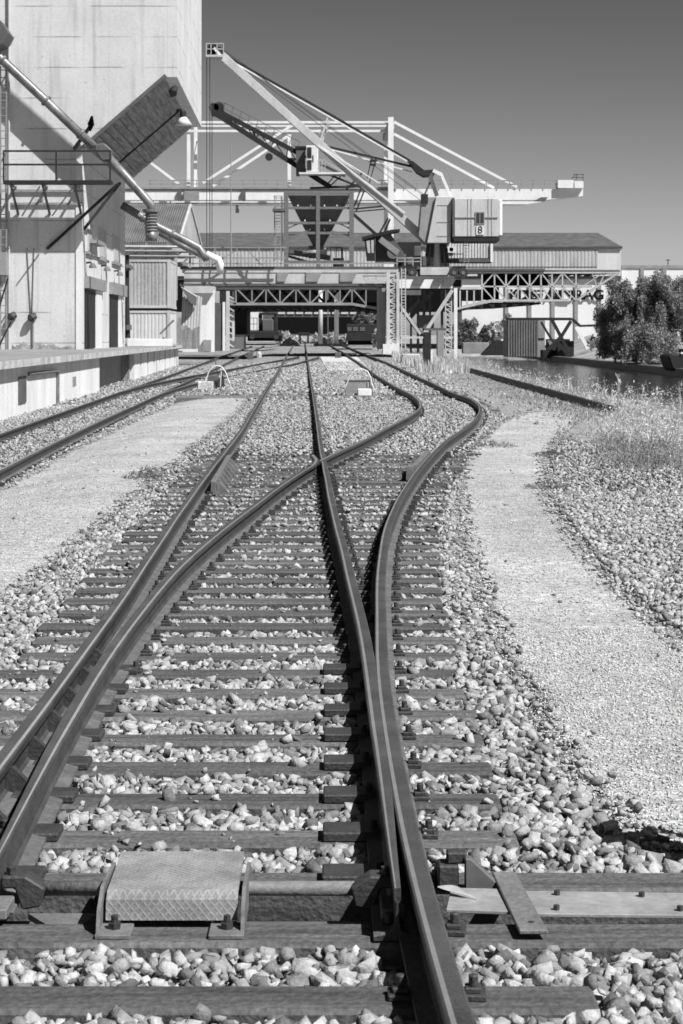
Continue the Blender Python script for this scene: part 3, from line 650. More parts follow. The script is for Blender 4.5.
sbox(88, 97, 239, 243, .4, 'awning', m_mgrey)
for a, y in ((86, 265), (101, 268), (114, 273)):
    Y0, X0 = side(a); z = EYE+(HY-y)*Y0/F
    lm = MB().tube([(X0, Y0, z+.1), (X0+.2, Y0, z+.12), (X0+.3, Y0, z)], .05, 6).build('wall_lamp', m_dark, silo)
    MB().tube([(X0+.3, Y0, z+.08), (X0+.3, Y0, z-.04), (X0+.3, Y0, z-.14)], [.08, .16, .18], 10).build('lamp_shade', m_greyiron, lm)
# balcony on brackets
YBal = YB-1.5
def Q(a, c): return P(a, c, YBal)
def at(p_, Y): return Vector((p_.x, Y, p_.z))
x0, x1 = Q(3,0).x, Q(111,0).x; zf = Q(0,181.5).z
MB().box(x0, x1, YBal, YBal+.68, zf-.1, zf+.06).build('balcony_floor', m_dark, silo)
bb = MB()
for y in (151, 164.5): bb.box(x0, x1, YBal, YBal+.06, Q(0,y).z-.04, Q(0,y).z+.04)
for a in (3.5, 56, 110): bb.box(Q(a,0).x-.035, Q(a,0).x+.035, YBal+.002, YBal+.058, zf, Q(0,151).z+.03)
bb.build('balcony_railing', m_dark, silo)
for a in (10, 42, 74):
    bb = MB(); px = Q(a,0).x
    bb.bar((px, YBal+.1, zf-.1), (px+.12, YB, zf-1.35), .09).bar((px, YBal+.1, zf-.14), (px, YB, zf-.14), .09)
    bb.build('balcony_bracket', m_dgrey, silo)
MB().bar((x0, YB-.06, Q(0,188.5).z), (Q(78,0).x, YB-.06, Q(0,188.5).z), .1).bar((x0, YB-.06, Q(0,201.5).z), (Q(78,0).x, YB-.06, Q(0,201.5).z), .1).bar((x0+1.5,YB-.06,Q(0,188).z),(x0+1.5,YB-.06,Q(0,202).z),.08).build('wall_rail', m_mgrey, silo)
for a, c in ((22, 40), (52, 74)): MB().bar(Q(a, 216), Q(c, 186), .06).build('brace', m_dgrey, silo)
MB().bar(P(47,249,YB-.05), P(118,184,YB-.75), .11).build('tie_rod', m_dark, silo)
Yt, Xt = side(83.2); MB().bar((Xt+.04, Yt, EYE+(HY-229)*Yt/F), P(120,183,YB+3), .10).build('tie_rod', m_dark, silo)
# pipes, cables, boxes on the front wall
bb = MB().tube([B(9, -60, -.1), B(9, 348, -.1)], .05, 8); bb.build('rain_pipe', m_lgrey, silo)
for a, c, y in ((27, 31, 318), (34, 32, 318)): MB().tube([B(a, 248, -.04), B(c, y, -.04)], .018, 5).build('cable', m_greyiron, silo)
for a, y in ((31, 318), (11, 317)):
    MB().tube([B(a-2, y+2, -.3), B(a, y, -.25), B(a+3, y-2, -.15), B(a+4, y, -.05)], [.10, .2, .16, .1], 8).build('cable_reel', m_iron, silo)
MB().tube([B(33, 319, -.05), B(33, 346, -.05)], .05, 6).build('conduit', m_mgrey, silo)
ld = MB()
for a in (0.5, 6.5): ld.bar(B(a, 66, -.5), B(a, 351, -.5), .06)
for i in range(38): ld.bar(B(.5, 70+i*7.6, -.5), B(6.5, 70+i*7.6, -.5), .04)
ld.build('ladder', m_mgrey, silo)
for y in (72, 150, 232, 312): MB().bar(B(6.5, y, -.5), B(7.5, y, -.0), .05).build('ladder_stay', m_mgrey, silo)
MB().pbox(-4, 252, 6, 275, YB-.9, .88).build('switch_cabinet', m_mgrey, silo)
for a, c in (((-4, 318), (8, 278)), ((-4, 352), (11, 322))): MB().bar(B(*a, -.7), B(*c, -.7), .07).build('brace', m_dark, silo)
MB().ppoly([(-8, 18), (0, 20), (8.5, 33), (3, 43), (-8, 48)], YB-1.6, 1.5).build('spout_head', m_dgrey, silo)
MB().bar(B(74, 149, -.05), B(92, 124, -.6), .12).build('hoist_arm', m_dgrey, silo)
MB().tube([B(92, 116, -.6), B(91, 124, -.6), B(90, 131, -.6)], [.05, .16, .05], 6).build('hook', m_black, silo)
# unseen panel with bracket, added above the view to cast the slanting wall shadow
K = Vector((1.78, -1.5, 2.93))*2.9
gp = [B(a, c)+K for a, c in ((-40, 52), (80, 157), (66, 166), (-40, 70))]
MB().prism(gp, (0, .12, 0)).build('shadow_panel', m_corr, silo)
for p_ in gp[:1]: MB().bar(p_, (p_.x-1, YB, p_.z+1), .2).build('shadow_panel_bracket', m_dgrey, silo)
# lamp on the soffit
t = thing('floodlight', 'conical metal lamp hanging from the sloping silo soffit', 'lamp', P(184, 112, YB+6))
Yl = 94.2
MB().tube([P(181.5, 110, Yl), P(183, 112, Yl), P(183, 119.5, Yl)], [.1, .16, .16], 8).tube([P(176, 111, Yl), P(181, 109, Yl), P(183, 112, Yl)], .06, 6).build('lamp_arm', m_dark, t)
MB().tube([P(183.5, 116, Yl), P(183.5, 118, Yl), P(183.5, 125, Yl)], [.08, .18, .44], 14).build('lamp_shade', m_white, t, smooth=True)
t = tag(MB().tube([P(170, 89, 86.5), P(173, 91, 86.5), P(177, 91.5, 86.5)], [.12, .3, .2], 8).build('floodlight', m_dark), 'small dark floodlight near the upper corner of the soffit', 'lamp')
# grain pipes
t = thing('grain_spout', 'long slanting metal pipe with ribbed bellows in front of the silo', 'pipe', P(50, 100, 85))
MB().tube([P(-6, 52, 86.3), P(0, 58, 86.3), P(48, 103, 86.3), P(94, 147, 86.3)], .20, 14).build('upper_pipe', m_galv, t, smooth=True)
for a, c in ((3, 60), (46, 101), (81, 134)):
    d_ = Vector((.72, 0, -.69)); q = P(a, c, 86.3); MB().tube([q-d_*.05, q+d_*.05], .26, 14).build('flange', m_greyiron, t)
MB().ppoly([(95, 144), (104, 143), (112, 150), (111, 160), (102, 161), (94, 150)], 85.95, .7).build('valve_box', m_dgrey, t, bevel=.05)
MB().tube([P(108, 157, 86.3), P(128, 179, 86.3), P(146, 199, 86.3), P(151, 205, 86.3), P(151, 212, 86.3)], .20, 14).build('lower_pipe', m_galv, t, smooth=True)
zs = [211+i*1.5 for i in range(15)]
MB().tube([P(151, y, 86.3) for y in zs], [.30 if i % 2 else .24 for i in range(15)], 14).build('bellows', m_greyiron, t)
MB().tube([P(151, 231, 86.3), P(151, 241, 86.3)], .25, 14).build('outlet', m_galv, t, smooth=True)
MB().tube([P(151, 209.5, 86.3), P(151, 212, 86.3)], .36, 14).build('flange', m_greyiron, t)
t = thing('grain_spout', 'pair of dusty pipes sloping down to a bent white outlet over the siding', 'pipe', P(180, 240, 104))
MB().tube([P(122, 205, 103), P(135, 213, 103), P(160, 228, 103), P(186, 241, 103), P(199, 248, 103), P(203, 254, 103), P(207, 260, 103)], .21, 12).build('upper_pipe', m_galv, t, smooth=True)
MB().tube([P(160, 233, 103.6), P(185, 247, 103.6), P(203, 256, 103.6), P(207, 258, 103.2)], .17, 12).build('lower_pipe', m_galv, t, smooth=True)
MB().tube([P(206, 254, 103), P(213, 257.5, 103), P(218.5, 260, 103), P(220, 264, 103), P(220, 273, 103)], [.19, .19, .2, .2, .17], 12).build('outlet', m_white, t, smooth=True)
for a, c in ((143, 217.5), (172, 234)): q = P(a, c, 103); MB().tube([q-Vector((.05, 0, -.03)), q+Vector((.05, 0, -.03))], .27, 12).build('flange', m_greyiron, t)
MB().tube([P(127, 208, 102.8), P(133, 211, 102.8), P(140, 217, 102.8)], .15, 8).build('drive_motor', m_greyiron, t)
# platform
pl = thing('loading_platform', 'long concrete loading platform with whitewashed wall beside the siding', 'platform', (-9, 60, 0))
Y0, Y1 = 24, 129
top = [(plat_x(Y0), Y0), (plat_x(Y1), Y1), (-30, Y1), (-30, Y0)]
MB().prism([(x, y, ZP-.18) for x, y in top], (0, 0, .18)).build('platform_slab', [m_conctop], pl)
b = MB(); b.prism([(plat_x(Y0)+.004, Y0-.01, ZP-.185), (plat_x(Y1)+.004, Y1, ZP-.185), (plat_x(Y1)+.03, Y1, ZP-.185), (plat_x(Y0)+.03, Y0-.01, ZP-.185)], (0, 0, .19)); b.build('platform_lip', m_conclip, pl)
def wallpx(px, set_): # distance along the platform wall for a picture column
    Y = 50.0
    for _ in range(60): Y = (plat_x(Y)-set_)*F/(px-CX)
    return Y
S = .2
def pwall(Ya, Yb, s, m, name, z0=-1.2, z1=ZP-.18, th=.25):
    return MB().prism([(plat_x(Ya)-s, Ya, z0), (plat_x(Yb)-s, Yb, z0), (plat_x(Yb)-s-th, Yb, z0), (plat_x(Ya)-s-th, Ya, z0)], (0, 0, z1-z0)).build(name, m, pl)
Ye = wallpx(99.5, S); pwall(24, Ye, S, m_concw, 'front_wall')
Yf = wallpx(121, S+.6); pwall(Ye-.5, Yf+1, S+.55, m_mgrey, 'recess_wall')
Yg = wallpx(124, S+.1); pwall(Yf-.5, Yf, S+.2, m_wood, 'recess_post', th=.6)
xg = Yf+6
for i in range(9):
    Ya = Yf+1.2+i*4.6
    if Ya < 124: pwall(Ya, Ya+3.6, S+.1, m_concw, 'wall_panel')
pwall(Yf+1, 120.5, S+.7, m_wood, 'inner_wall')
Yv = wallpx(18, S); Yv2 = wallpx(25.5, S); pwall(Yv, Yv2, S-.03, m_dgrey, 'vent_grille', EYE-(404-335)*Yv/F, EYE-(377-335)*Yv/F)
Yv = wallpx(72.5, S); pwall(Yv, Yv+.9, S-.02, m_mgrey, 'wall_slot', .05, .35)
Ya, Yb2 = wallpx(27, S), wallpx(56, S)
MB().tube([(plat_x(Ya)-S+.06, Ya, .66), (plat_x(Yb2)-S+.06, Yb2, .62), (plat_x(Yb2)-S+.06, Yb2, -.5)], .05, 8).build('pipe', m_greyiron, pl)
# containers on the platform
def container(lab, z0, h, m, closed=True):
    Yc, xr, w, L = 112.0, P(170,0,112).x, 2.46, 6.1
    xl = xr-w; o = thing('container', lab, 'container', (xl+w/2, Yc, z0))
    sk = Vector((-.01964*L, L, 0))
    for nm, p0, ux in (('end_panel', (xl+.1, Yc+.06, z0+.14), (w-.2, 0, 0)), ('side_panel', (xr-.04, Yc+.12, z0+.14), tuple(sk*.96))):
        MB().corr(p0, ux, (0, 0, h-.26), 11 if nm == 'end_panel' else 22, .014).build(nm, m, o)
    MB().prism([(xl+.04, Yc+.12, z0+.05), (xr-.06, Yc+.12, z0+.05), (xr-.06, Yc+.12, z0+h-.05), (xl+.04, Yc+.12, z0+h-.05)], sk*.97).build('box_body', m, o)
    b = MB()
    for x in (xl, xr-.16): b.box(x, x+.16, Yc, Yc+.16, z0, z0+h)
    b.box(xl+.14, xr-.14, Yc+.01, Yc+.15, z0+h-.14, z0+h-.01).box(xl+.14, xr-.14, Yc+.01, Yc+.15, z0+.0, z0+.15)
    b.prism([(xr-.15, Yc+.15, z0+h-.13), (xr-.01, Yc+.15, z0+h-.13), (xr-.01, Yc+.15, z0+h), (xr-.15, Yc+.15, z0+h)], sk*.97)
    b.prism([(xr-.15, Yc+.15, z0), (xr-.01, Yc+.15, z0), (xr-.01, Yc+.15, z0+.14), (xr-.15, Yc+.15, z0+.14)], sk*.97)
    b.build('corner_frame', m_lgrey, o)
    return o
zc = EYE+(HY-308)*112/F
container('grey corrugated container stacked on the paler one beside the silo', zc, 2.78, m_corr)
container('pale battered container standing on the platform under the grey one', ZP, zc-ZP-.14, m_cladding)
MB_ = MB().box(P(127,0,110).x, P(172,0,110).x, 110, 110.3, ZP, ZP+.42); tag(MB_.build('concrete_barrier', m_white, bevel=.02), 'low white concrete barrier in front of the stacked containers', 'barrier')
tag(MB().bar(P(160, 334, 111.5), P(174, 320, 111.5), .1).build('prop_pole', m_greyiron), 'slanting grey pole leaning at the foot of the pale container', 'pole')
t = thing('drain_pipe', 'dark vertical pipe between the silo and the grey container', 'pipe', P(128, 340, 110.5))
MB().tube([P(126.5, 255, 110.5), P(126.5, 300, 110.5), P(127.5, 338, 110.5)], .16, 8).build('pipe', m_dark, t)
MB().tube([P(126, 268, 110.3), P(130, 268, 110.3), P(131, 270, 110.3)], .2, 8).build('collar', m_dgrey, t); MB().tube([P(127, 325, 110.4), P(127.4, 330, 110.4)], .26, 8).build('collar', m_dgrey, t)
# clutter between the containers and the bridge
t = thing('board_fence', 'grey weathered board fence at the end of the platform', 'fence', P(185, 347, 124))
for i in range(9):
    a = 172+i*3.1; MB().pbox(a, 318+random.uniform(-2, 4) if i < 3 else 327+random.uniform(-2, 3), a+2.9, 349, 124+random.uniform(0, .1), .06).build('board', m_wood, t)
tag(MB().corr(P(181, 325, 126), P(200, 333, 127)-P(181, 325, 126), P(183, 289, 126)-P(181, 325, 126), 7, .06).build('roof_sheet', m_corr), 'crumpled corrugated sheet leaning behind the board fence', 'metal sheet')
tag(MB().prism([P(181, 287, 125), P(197, 297, 125), P(196, 306, 126), P(190, 303, 126)], (0, .5, .02)).build('roof_sheet', m_cladding), 'pale sloping roof sheet above the leaning corrugated sheet', 'metal sheet')
t = thing('shed_wall', 'whitewashed shed wall ending beside the bridge portal', 'wall', P(205, 350, 130))
MB().pbox(197, 290, 213.5, 352, 130, 1.2).build('wall_face', m_concw, t)
MB().pbox(184, 286, 213, 293, 129.6, 3).build('wall_coping', m_lgrey, t)
MB().pbox(203, 340, 211, 351, 129.7, .28).build('plinth', m_mgrey, t)
MB().pbox(174, 342, 197, 352, 129.2, .7).build('low_wall', m_concw, t)
t = thing('shed_gate', 'tall dark sliding gate beside the whitewashed shed wall', 'gate', P(219, 350, 136))
MB().pbox(214.5, 303, 222.5, 351, 136, .2).build('gate_leaf', m_dgrey, t); MB().pbox(222.6, 302, 225, 351, 135.9, .3).build('gate_post', m_white, t)
MB().pbox(214.5, 291, 219.5, 302.8, 136, .2).build('gate_transom', m_corr, t); MB().pbox(219.7, 291, 226, 301.8, 136.1, .2).build('gate_transom', m_dark, t)
t = thing('gabled_shed', 'corrugated gabled roof behind the containers', 'shed', P(150, 300, 145))
b = MB(); b.corr(P(96, 244, 142), P(177, 244, 142)-P(96, 244, 142), P(190, 205.5, 149)-P(177, 244, 142), 34, .16); b.build('roof', m_corrd, t)
MB().prism([P(177.5, 246, 142), P(190.5, 206, 149), P(201, 246, 156), P(201, 250, 156), P(177.5, 251, 142)], (-.4, 0, 0)).build('gable_wall', m_corr, t)
MB().bar(P(177.5, 246, 142), P(190.5, 205, 149), .2).bar(P(190.5, 205, 149), P(201, 246, 156), .2).build('verge_board', m_lgrey, t)
MB().pbox(100, 246, 177, 300, 143, .4).build('front_wall', m_corr, t)
tag(MB().corr(P(122, 254, 138), P(176, 254, 138)-P(122, 254, 138), P(176, 250.5, 139)-P(176, 254, 138), 24, .1).build('canopy_roof', m_corrd), 'low strip of corrugated canopy just above the grey container', 'roof')

t = thing('pipe_rack', 'rack of thin horizontal pipes above the stacked containers', 'pipe rack', P(150, 258, 125))
for y in (246.5, 251, 256): MB().tube([P(104, y, 125), P(196, y+.5, 125)], .09, 6).build('pipe', m_lgrey if y < 250 else m_mgrey, t)
for x in (124, 146, 168, 190): MB().pbar((x, 243), (x, 268), 125.2, .12).build('rack_post', m_mgrey, t)
for a, c in ((124, 146), (168, 190)): MB().pbar((a, 262), (c, 246), 125.3, .09).build('rack_brace', m_mgrey, t)
# ================================================================ LOADING BRIDGE, HOPPER, CRANES
def lattice(b, pts, Y, w, Y2=None, mi=0):      # one polyline of bars in the plane at Y
    for a, c in zip(pts, pts[1:]): b.pbar(a, c, Y, w, mi=mi)
YP = 150.0
br = thing('loading_bridge', 'long steel loading bridge over the tracks carrying hopper and crane', 'bridge', P(300, 352, YP))
b = MB(); b.pbox(182, 268.5, 397, 272.5, YP-.2, 14).pbox(184, 272, 396, 283.5, YP-.15, .5)
b.build('deck_girder', m_lgrey, br)
MB().pbox(180, 266.8, 398, 269, YP-.22, 14.4).build('deck_plate', m_dgrey, br)
for x0, x1 in ((277, 284), (306, 317), (340, 352)): MB().ppoly([(x0, 272.6), (x1+5, 272.6), (x1, 283.4), (x0, 283.4)], YP-.25, .08).build('girder_shadow', m_mgrey, br)  # dark trapezoids stand in for shadows cast on the girder
MB().pbox(180, 283.6, 396, 286, YP-.3, 14).build('lower_deck', m_dgrey, br)
b = MB(); top, bot = 288, 304
b.pbar((208, top), (378, top), YP-.1, .18).pbar((228, bot), (352, bot), YP-.1, .2).pbar((352, bot), (383, 309.5), YP-.1, .2)
xs_ = [236, 252, 266, 280, 296, 310, 326, 340, 352, 366]
for i, x in enumerate(xs_):
    b.pbar((x, top), (x, bot if x <= 352 else 307), YP-.1, .09)
    if i+1 < len(xs_):
        b.pbar((x, top if i % 2 == 0 else bot), (xs_[i+1], bot if i % 2 == 0 else top), YP-.12, .10)
b.pbar((208, 288), (236, 303.5), YP-.1, .2)
b.build('lattice_truss', m_mgrey, br)
b = MB(); b.pbar((226, bot), (383, bot), YP+13.5, .3).pbar((208, top), (378, top), YP+13.5, .25)
for i, x in enumerate(xs_[:-1]): b.pbar((x, top if i % 2 else bot), (xs_[i+1], bot if i % 2 else top), YP+13.5, .2)
b.build('lattice_truss', m_dark, br)
MB().pbox(226, 305.5, 352, 307.5, YP, 14).ppoly([(352, 305.5), (384, 311), (384, 313), (352, 307.5)], YP, 14).build('walkway_floor', m_dark, br)
for x in np.arange(232, 380, 9.0): MB().pbox(x, 307, x+3, 309.5 if x < 350 else 313, YP, 14).build('cross_beam', m_dark, br)
# portal legs
b = MB(); b.pbox(226, 291, 229.5, 351, YP-.4, .35).pbox(232, 291, 234.5, 340, YP+.4, .3)
for i in range(9): b.pbar((227, 295+i*6), (234, 299+i*6), YP-.1, .1)
b.build('portal_leg', m_lgrey, br)
MB().pbox(234.5, 306, 247, 334, YP+6, 6).build('machine_house', m_dark, br)
MB().pbox(229, 316, 234.5, 327, YP+.8, .3).build('panel', m_white, br); MB().pbox(229.5, 328, 234, 334, YP+.8, .3).build('panel', m_black, br)
MB().pbox(227, 337, 243.5, 349, YP+1.5, 4).build('leg_plinth', m_concw, br); MB().pbox(226, 335, 245, 337, YP+1.2, 4.6).build('plinth_cap', m_mgrey, br)
YR = 148.1
b = MB()
for x0, x1 in ((386.5, 390), (396.5, 399.5)): b.pbox(x0, 272, x1, 346, YR, .3)
for i in range(14):
    y = 276+i*5; b.pbar((388.5, y), (398, y+5), YR+.15, .09) if i % 2 else b.pbar((398, y), (388.5, y+5), YR+.15, .09)
    b.pbar((388.5, y), (398, y), YR+.15, .08)
b.pbox(391, 288, 395, 342, YR+.4, .2)
b.build('portal_leg', m_lgrey, br)
MB().pbox(377, 288, 385.5, 349, YR+.8, .8).build('leg_casing', m_mgrey, br)
MB().pbox(383, 344, 399.5, 354, YR-.3, 3).build('leg_footing', m_concw, br)
b = MB()
for x in (401.5, 405.5): b.pbar((x, 268), (x, 349), YR+.2, .07)
for i in range(26): b.pbar((401.5, 270+i*3), (405.5, 270+i*3), YR+.2, .05)
b.build('ladder', m_lgrey, br)
b = MB()
for y in (276, 279): b.pbar((362, y), (388, y), YP-.5, .06)
for x in (364, 376, 387): b.pbar((x, 276), (x, 284), YP-.5, .06)
b.build('handrail', m_lgrey, br)
# railing and stair on the deck
b = MB()
for y in (247.5, 258): b.pbar((125, y), (286, y), YP-1, .1)
for y in (263.5,): b.pbar((180, y), (398, y), YP-1, .09)
for x in range(127, 286, 22): b.pbar((x, 247.5), (x, 266), YP-1, .09 if x % 2 else .14)
for a, c in ((180, 200), (212, 240), (262, 245)): b.pbar((a, 265), (c, 248), YP-.9, .09)
b.build('handrail', m_mgrey, br)
MB().pbox(126, 262, 186, 266, YP, 2).build('gangway', m_mgrey, br)
# crane runway with side frame and cantilever
b = MB(); b.pbox(393.5, 278.5, 452.5, 288.3, YP-1.2, .5); b.build('runway_girder', m_white, br)
MB().pbox(390, 276, 454, 278.4, YP-1.24, 10).build('runway_rail', m_dgrey, br)
for a, c in ((414, 421), (434, 440), (444, 452)): MB().ppoly([(a, 278.6), (c+4, 278.6), (c, 286), (a-3, 286)], YP-1.3, .08).build('girder_mark', m_dgrey, br)
MB().pbox(392, 290, 421, 295, YP-.6, .4).build('cross_girder', m_lgrey, br)
b = MB()
b.pbar((392, 294), (420.5, 334), YP-1.35, .2).pbar((424, 334), (452.5, 290), YP-1.35, .26).pbar((400, 337.5), (455, 337.5), YP-1.35, .16)
b.build('side_frame', m_lgrey, br)
b = MB(); b.pbar((394, 300), (424, 338), YP+2, .3).pbar((420, 300), (404, 316), YP+2, .25).pbar((432, 292), (410, 318), YP+3, .3)
for x, w in ((411, .16), (418, .2), (424, .22), (430, .16), (442, .2), (448, .16)): b.pbar((x, 290), (x, 354), YP+3, w)
b.build('inner_frame', m_dgrey, br)
MB().pbox(418, 315, 434, 328, YP+1.4, 2).build('drive_cabinet', m_dgrey, br)
b = MB(); b.pbox(454, 288, 457.4, 364, YP-1.5, .3); b.build('portal_leg', m_white, br)
b = MB()
for x in (445.5, 451.5): b.pbar((x, 290), (x, 357), YP+.6, .09)
for i in range(13): b.pbar((445.5, 294+i*5), (451.5, 297.5+i*5), YP+.6, .1).pbar((445.5, 294+i*5), (451.5, 294+i*5), YP+.6, .07)
b.build('stair_tower', m_lgrey, br)
YC = 151.0
def cant(Y, m, w=1.0):
    b = MB(); vx = [482, 494.5, 506, 518, 529.6, 541, 552, 562.5, 576]
    b.pbar((452, 272.5), (619, 272.5), Y, .24*w).pbar((480, 286.5), (592, 286.5), Y, .16*w).pbar((491, 300.5), (569, 300.5), Y, .24*w).pbar((456, 309), (491, 300.5), Y, .24*w)
    b.pbar((618, 273), (577, 300), Y, .2*w)
    for x in vx: b.pbar((x, 272.5), (x, 300.5 if x < 570 else 299), Y, .16*w)
    for i, (x, x2) in enumerate(zip(vx, vx[1:])):
        a, c = (300.5, 286.5) if i % 2 == 0 else (286.5, 300.5)
        b.pbar((x, 286.5 if i % 2 == 0 else 272.5), (x2, 272.5 if i % 2 == 0 else 286.5), Y, .13*w).pbar((x, a if i % 2 else 286.5), (x2, c if i % 2 else 300.5), Y, .13*w)
    b.pbar((592, 273), (597, 286.5), Y, .12*w).pbar((577, 290), (600, 275), Y, .12*w).pbar((605, 272.5), (600, 284), Y, .12*w)
    for x in (460, 467, 474): b.pbar((x, 288), (x, 308-(x-456)*.24), Y, .16*w)
    b.pbar((452, 288), (482, 288), Y, .2)
    return b.build('cantilever_truss', m, br)
cant(YC, m_lgrey, .66); cant(YC+8, m_dark, .9)
for i in range(11):
    x = 486+i*11.2; MB().bar(P(x, 272.5, YC), P(x, 272.5, YC)+Vector((0, 8, 0)), .22).build('cross_beam', m_dgrey, br)
MB().pbox(483, 271.5, 548, 286, YC+5, .3).build('dark_backdrop', m_black, br); MB().pbox(483, 286, 499, 300, YC+5.4, .3).build('dark_backdrop', m_black, br)  # black sheets stand in for the dark depth between the truss members
MB().pbox(452, 268.6, 545, 270.8, YC-.2, 8.4).build('deck_plate', m_dgrey, br); MB().pbox(545, 269.8, 620, 271.4, YC-.1, 8.2).build('deck_plate', m_greyiron, br)
MB().ppoly([(458, 310), (491, 302.3), (541, 302.3), (541, 304), (500, 307.5), (474, 308.5), (458, 311.5)], YC+.6, 7.5).build('walkway_floor', m_dark, br)
MB().pbox(455, 289.5, 482, 301, YC+4, .4).build('dark_backdrop', m_dgrey, br)
# ---- hopper
hp = thing('hopper', 'dark funnel shaped steel hopper in a square frame on the bridge', 'hopper', P(318, 268, YP+1))
YH = YP+.5
b = MB()
for Y in (YH, YH+5.2):
    for x in (286, 318, 351.5): b.pbar((x, 193), (x, 267), Y, .30 if x == 318 else .36)
    b.pbar((284, 194), (354, 194), Y, .26).pbar((286, 208), (352, 208), Y, .18).pbar((286, 223), (352, 223), Y, .2).pbar((286, 233), (352, 233), Y, .2).pbar((286, 262), (352, 262), Y, .22)
    b.pbar((286, 229), (302, 222), Y, .12).pbar((351, 229), (336, 222), Y, .12).pbar((286, 236), (308, 231), Y, .12).pbar((351, 236), (332, 231), Y, .12)
for x in (286, 351.5):
    for y in (194, 208, 226, 236): b.bar(P(x, y, YH), P(x, y, YH+5.2), .16)
b.build('hopper_frame', m_greyiron, hp)
def frus(b, x0, x1, y0, d0, X0, X1, y1, d1, Yc):
    a = [P(x0, y0, Yc), P(x1, y0, Yc)]; c = [P(X0, y1, Yc), P(X1, y1, Yc)]
    v = [a[0]+Vector((0,-d0,0)), a[1]+Vector((0,-d0,0)), a[1]+Vector((0,d0,0)), a[0]+Vector((0,d0,0)), c[0]+Vector((0,-d1,0)), c[1]+Vector((0,-d1,0)), c[1]+Vector((0,d1,0)), c[0]+Vector((0,d1,0))]
    b.add(v, [(0,1,2,3), (4,7,6,5), (0,4,5,1), (1,5,6,2), (2,6,7,3), (3,7,4,0)])
b = MB(); frus(b, 287.5, 350, 195, 2.3, 313, 323.5, 246, .4, YH+2.7); b.build('funnel', m_dgrey, hp)
for i, (x0, x1, y) in enumerate(((294, 343, 207), (302, 335, 222), (307, 330, 231.5))):
    dd = 2.3-1.9*(y-195)/51
    MB().box(P(x0, y, YH+2.7-dd).x, P(x1, y, YH+2.7-dd).x, YH+2.58-dd, YH+2.72-dd, P(0, y+1, YH).z, P(0, y-1, YH).z).build('stiffener', m_greyiron, hp)
for x, y in ((298, 206), (311, 206), (324.5, 206), (337, 206), (305, 221), (330, 221), (310, 230), (324.5, 230)):
    MB().pbox(x-.6, y-1.3, x+.6, y+.3, YH+.2, .12).build('bolt_lug', m_white, hp)
MB().tube([P(318, 246, YH+2.7), P(318, 249, YH+2.7)], .75, 12).build('outlet_flange', m_dgrey, hp)
MB().tube([P(309, 253.5, YH+2.2), P(327, 253.5, YH+2.2)], .38, 12).build('feeder_drum', m_lgrey, hp, smooth=True)
MB().pbar((288, 252), (330, 258), YH+1.5, .4).pbar((288, 256), (308, 262), YH+1.5, .2).build('feeder_chute', m_dgrey, hp)
MB().pbox(333, 258, 344, 266, YH+1.4, 1.2).build('gearbox', m_dark, hp)
b = MB()
for x in (330, 336, 341): b.pbox(x, 247, x+.7, 261, YH+3, .1)
b.pbox(330, 247, 343, 248, YH+3, .1).pbox(341.5, 247, 343, 261, YH+2.9, .2); b.build('guard', m_dark, hp)
b = MB()
for x in (274.5, 282): b.pbar((x, 196), (x, 261), YH, .07)
for i in range(22): b.pbar((274.5, 198+i*2.9), (282, 198+i*2.9), YH, .05)
for i in range(5):
    y = 196+i*13; b.bar(P(274.5, y, YH), P(276, y, YH-.8), .05).bar(P(276, y, YH-.8), P(281, y, YH-.8), .05).bar(P(281, y, YH-.8), P(282, y, YH), .05)
for x in (276, 281): b.pbar((x, 196), (x, 255), YH-.8, .05)
b.build('caged_ladder', m_mgrey, hp)
MB().pbox(272.5, 208.5, 285, 211, YH-.9, 1.6).build('ladder_landing', m_dgrey, hp)
# ---- crane 8
cr = thing('portal_crane', 'grey slewing crane marked 8 with long pale box boom on the bridge', 'crane', P(435, 276, YP+3))
YK = YP+2.5
MB().ppoly([(399, 273), (407, 266.5), (463, 266.5), (470, 273), (462, 273), (456, 269.5), (414, 269.5), (407, 273)], YK-2.4, 4.6).build('undercarriage', m_dgrey, cr)
MB().pbox(420, 267.6, 449, 275.3, YK-2.75, 5.4).build('centre_beam', m_lgrey, cr, bevel=.03)
for x in (403, 412, 454, 463):
    w_ = P(x, 272.8, YK-2.9); MB().tube([w_, w_+Vector((0, .5, 0))], .40, 12).build('wheel', m_iron, cr)
    MB().tube([w_-Vector((0, .05, 0)), w_+Vector((0, .1, 0))], .15, 8).build('wheel_hub', m_greyiron, cr)
MB().pbox(399, 266, 417, 270, YK-2.5, 1.5).build('bogie', m_dark, cr); MB().pbox(453, 266, 466, 270, YK-2.5, 1.5).build('bogie', m_dark, cr)
c_ = P(437, 276, YK)
MB().tube([(c_.x, YK, P(0, 268, YK).z), (c_.x, YK, P(0, 256, YK).z), (c_.x, YK, P(0, 248, YK).z), (c_.x, YK, P(0, 243, YK).z)], [.95, .85, .78, .95], 16).build('slewing_column', m_lgrey, cr, smooth=True)
for x in (425, 431, 443, 448): MB().pbar((x, 267), (437+(x-437)*.7, 244), YK-.9, .25).build('column_rib', m_dark, cr)
MB().ppoly([(436, 196.5), (452.3, 196.5), (450.5, 243), (427, 243)], YK-1.6, 3.4).build('machine_house', m_lgrey, cr, bevel=.04)
MB().ppoly([(422, 197), (435.7, 197), (426.7, 243), (424, 242), (418.5, 236)], YK-1.35, 3).build('house_nose', m_mgrey, cr, bevel=.03)
MB().pbox(421, 194, 428, 203, YK-1.5, .6).build('hood', m_dark, cr)
hs = MB().pbox(454.5, 198.5, 498.5, 236.5, YK-1.9, 4).build('counterweight_house', m_lgrey, cr, bevel=.03)
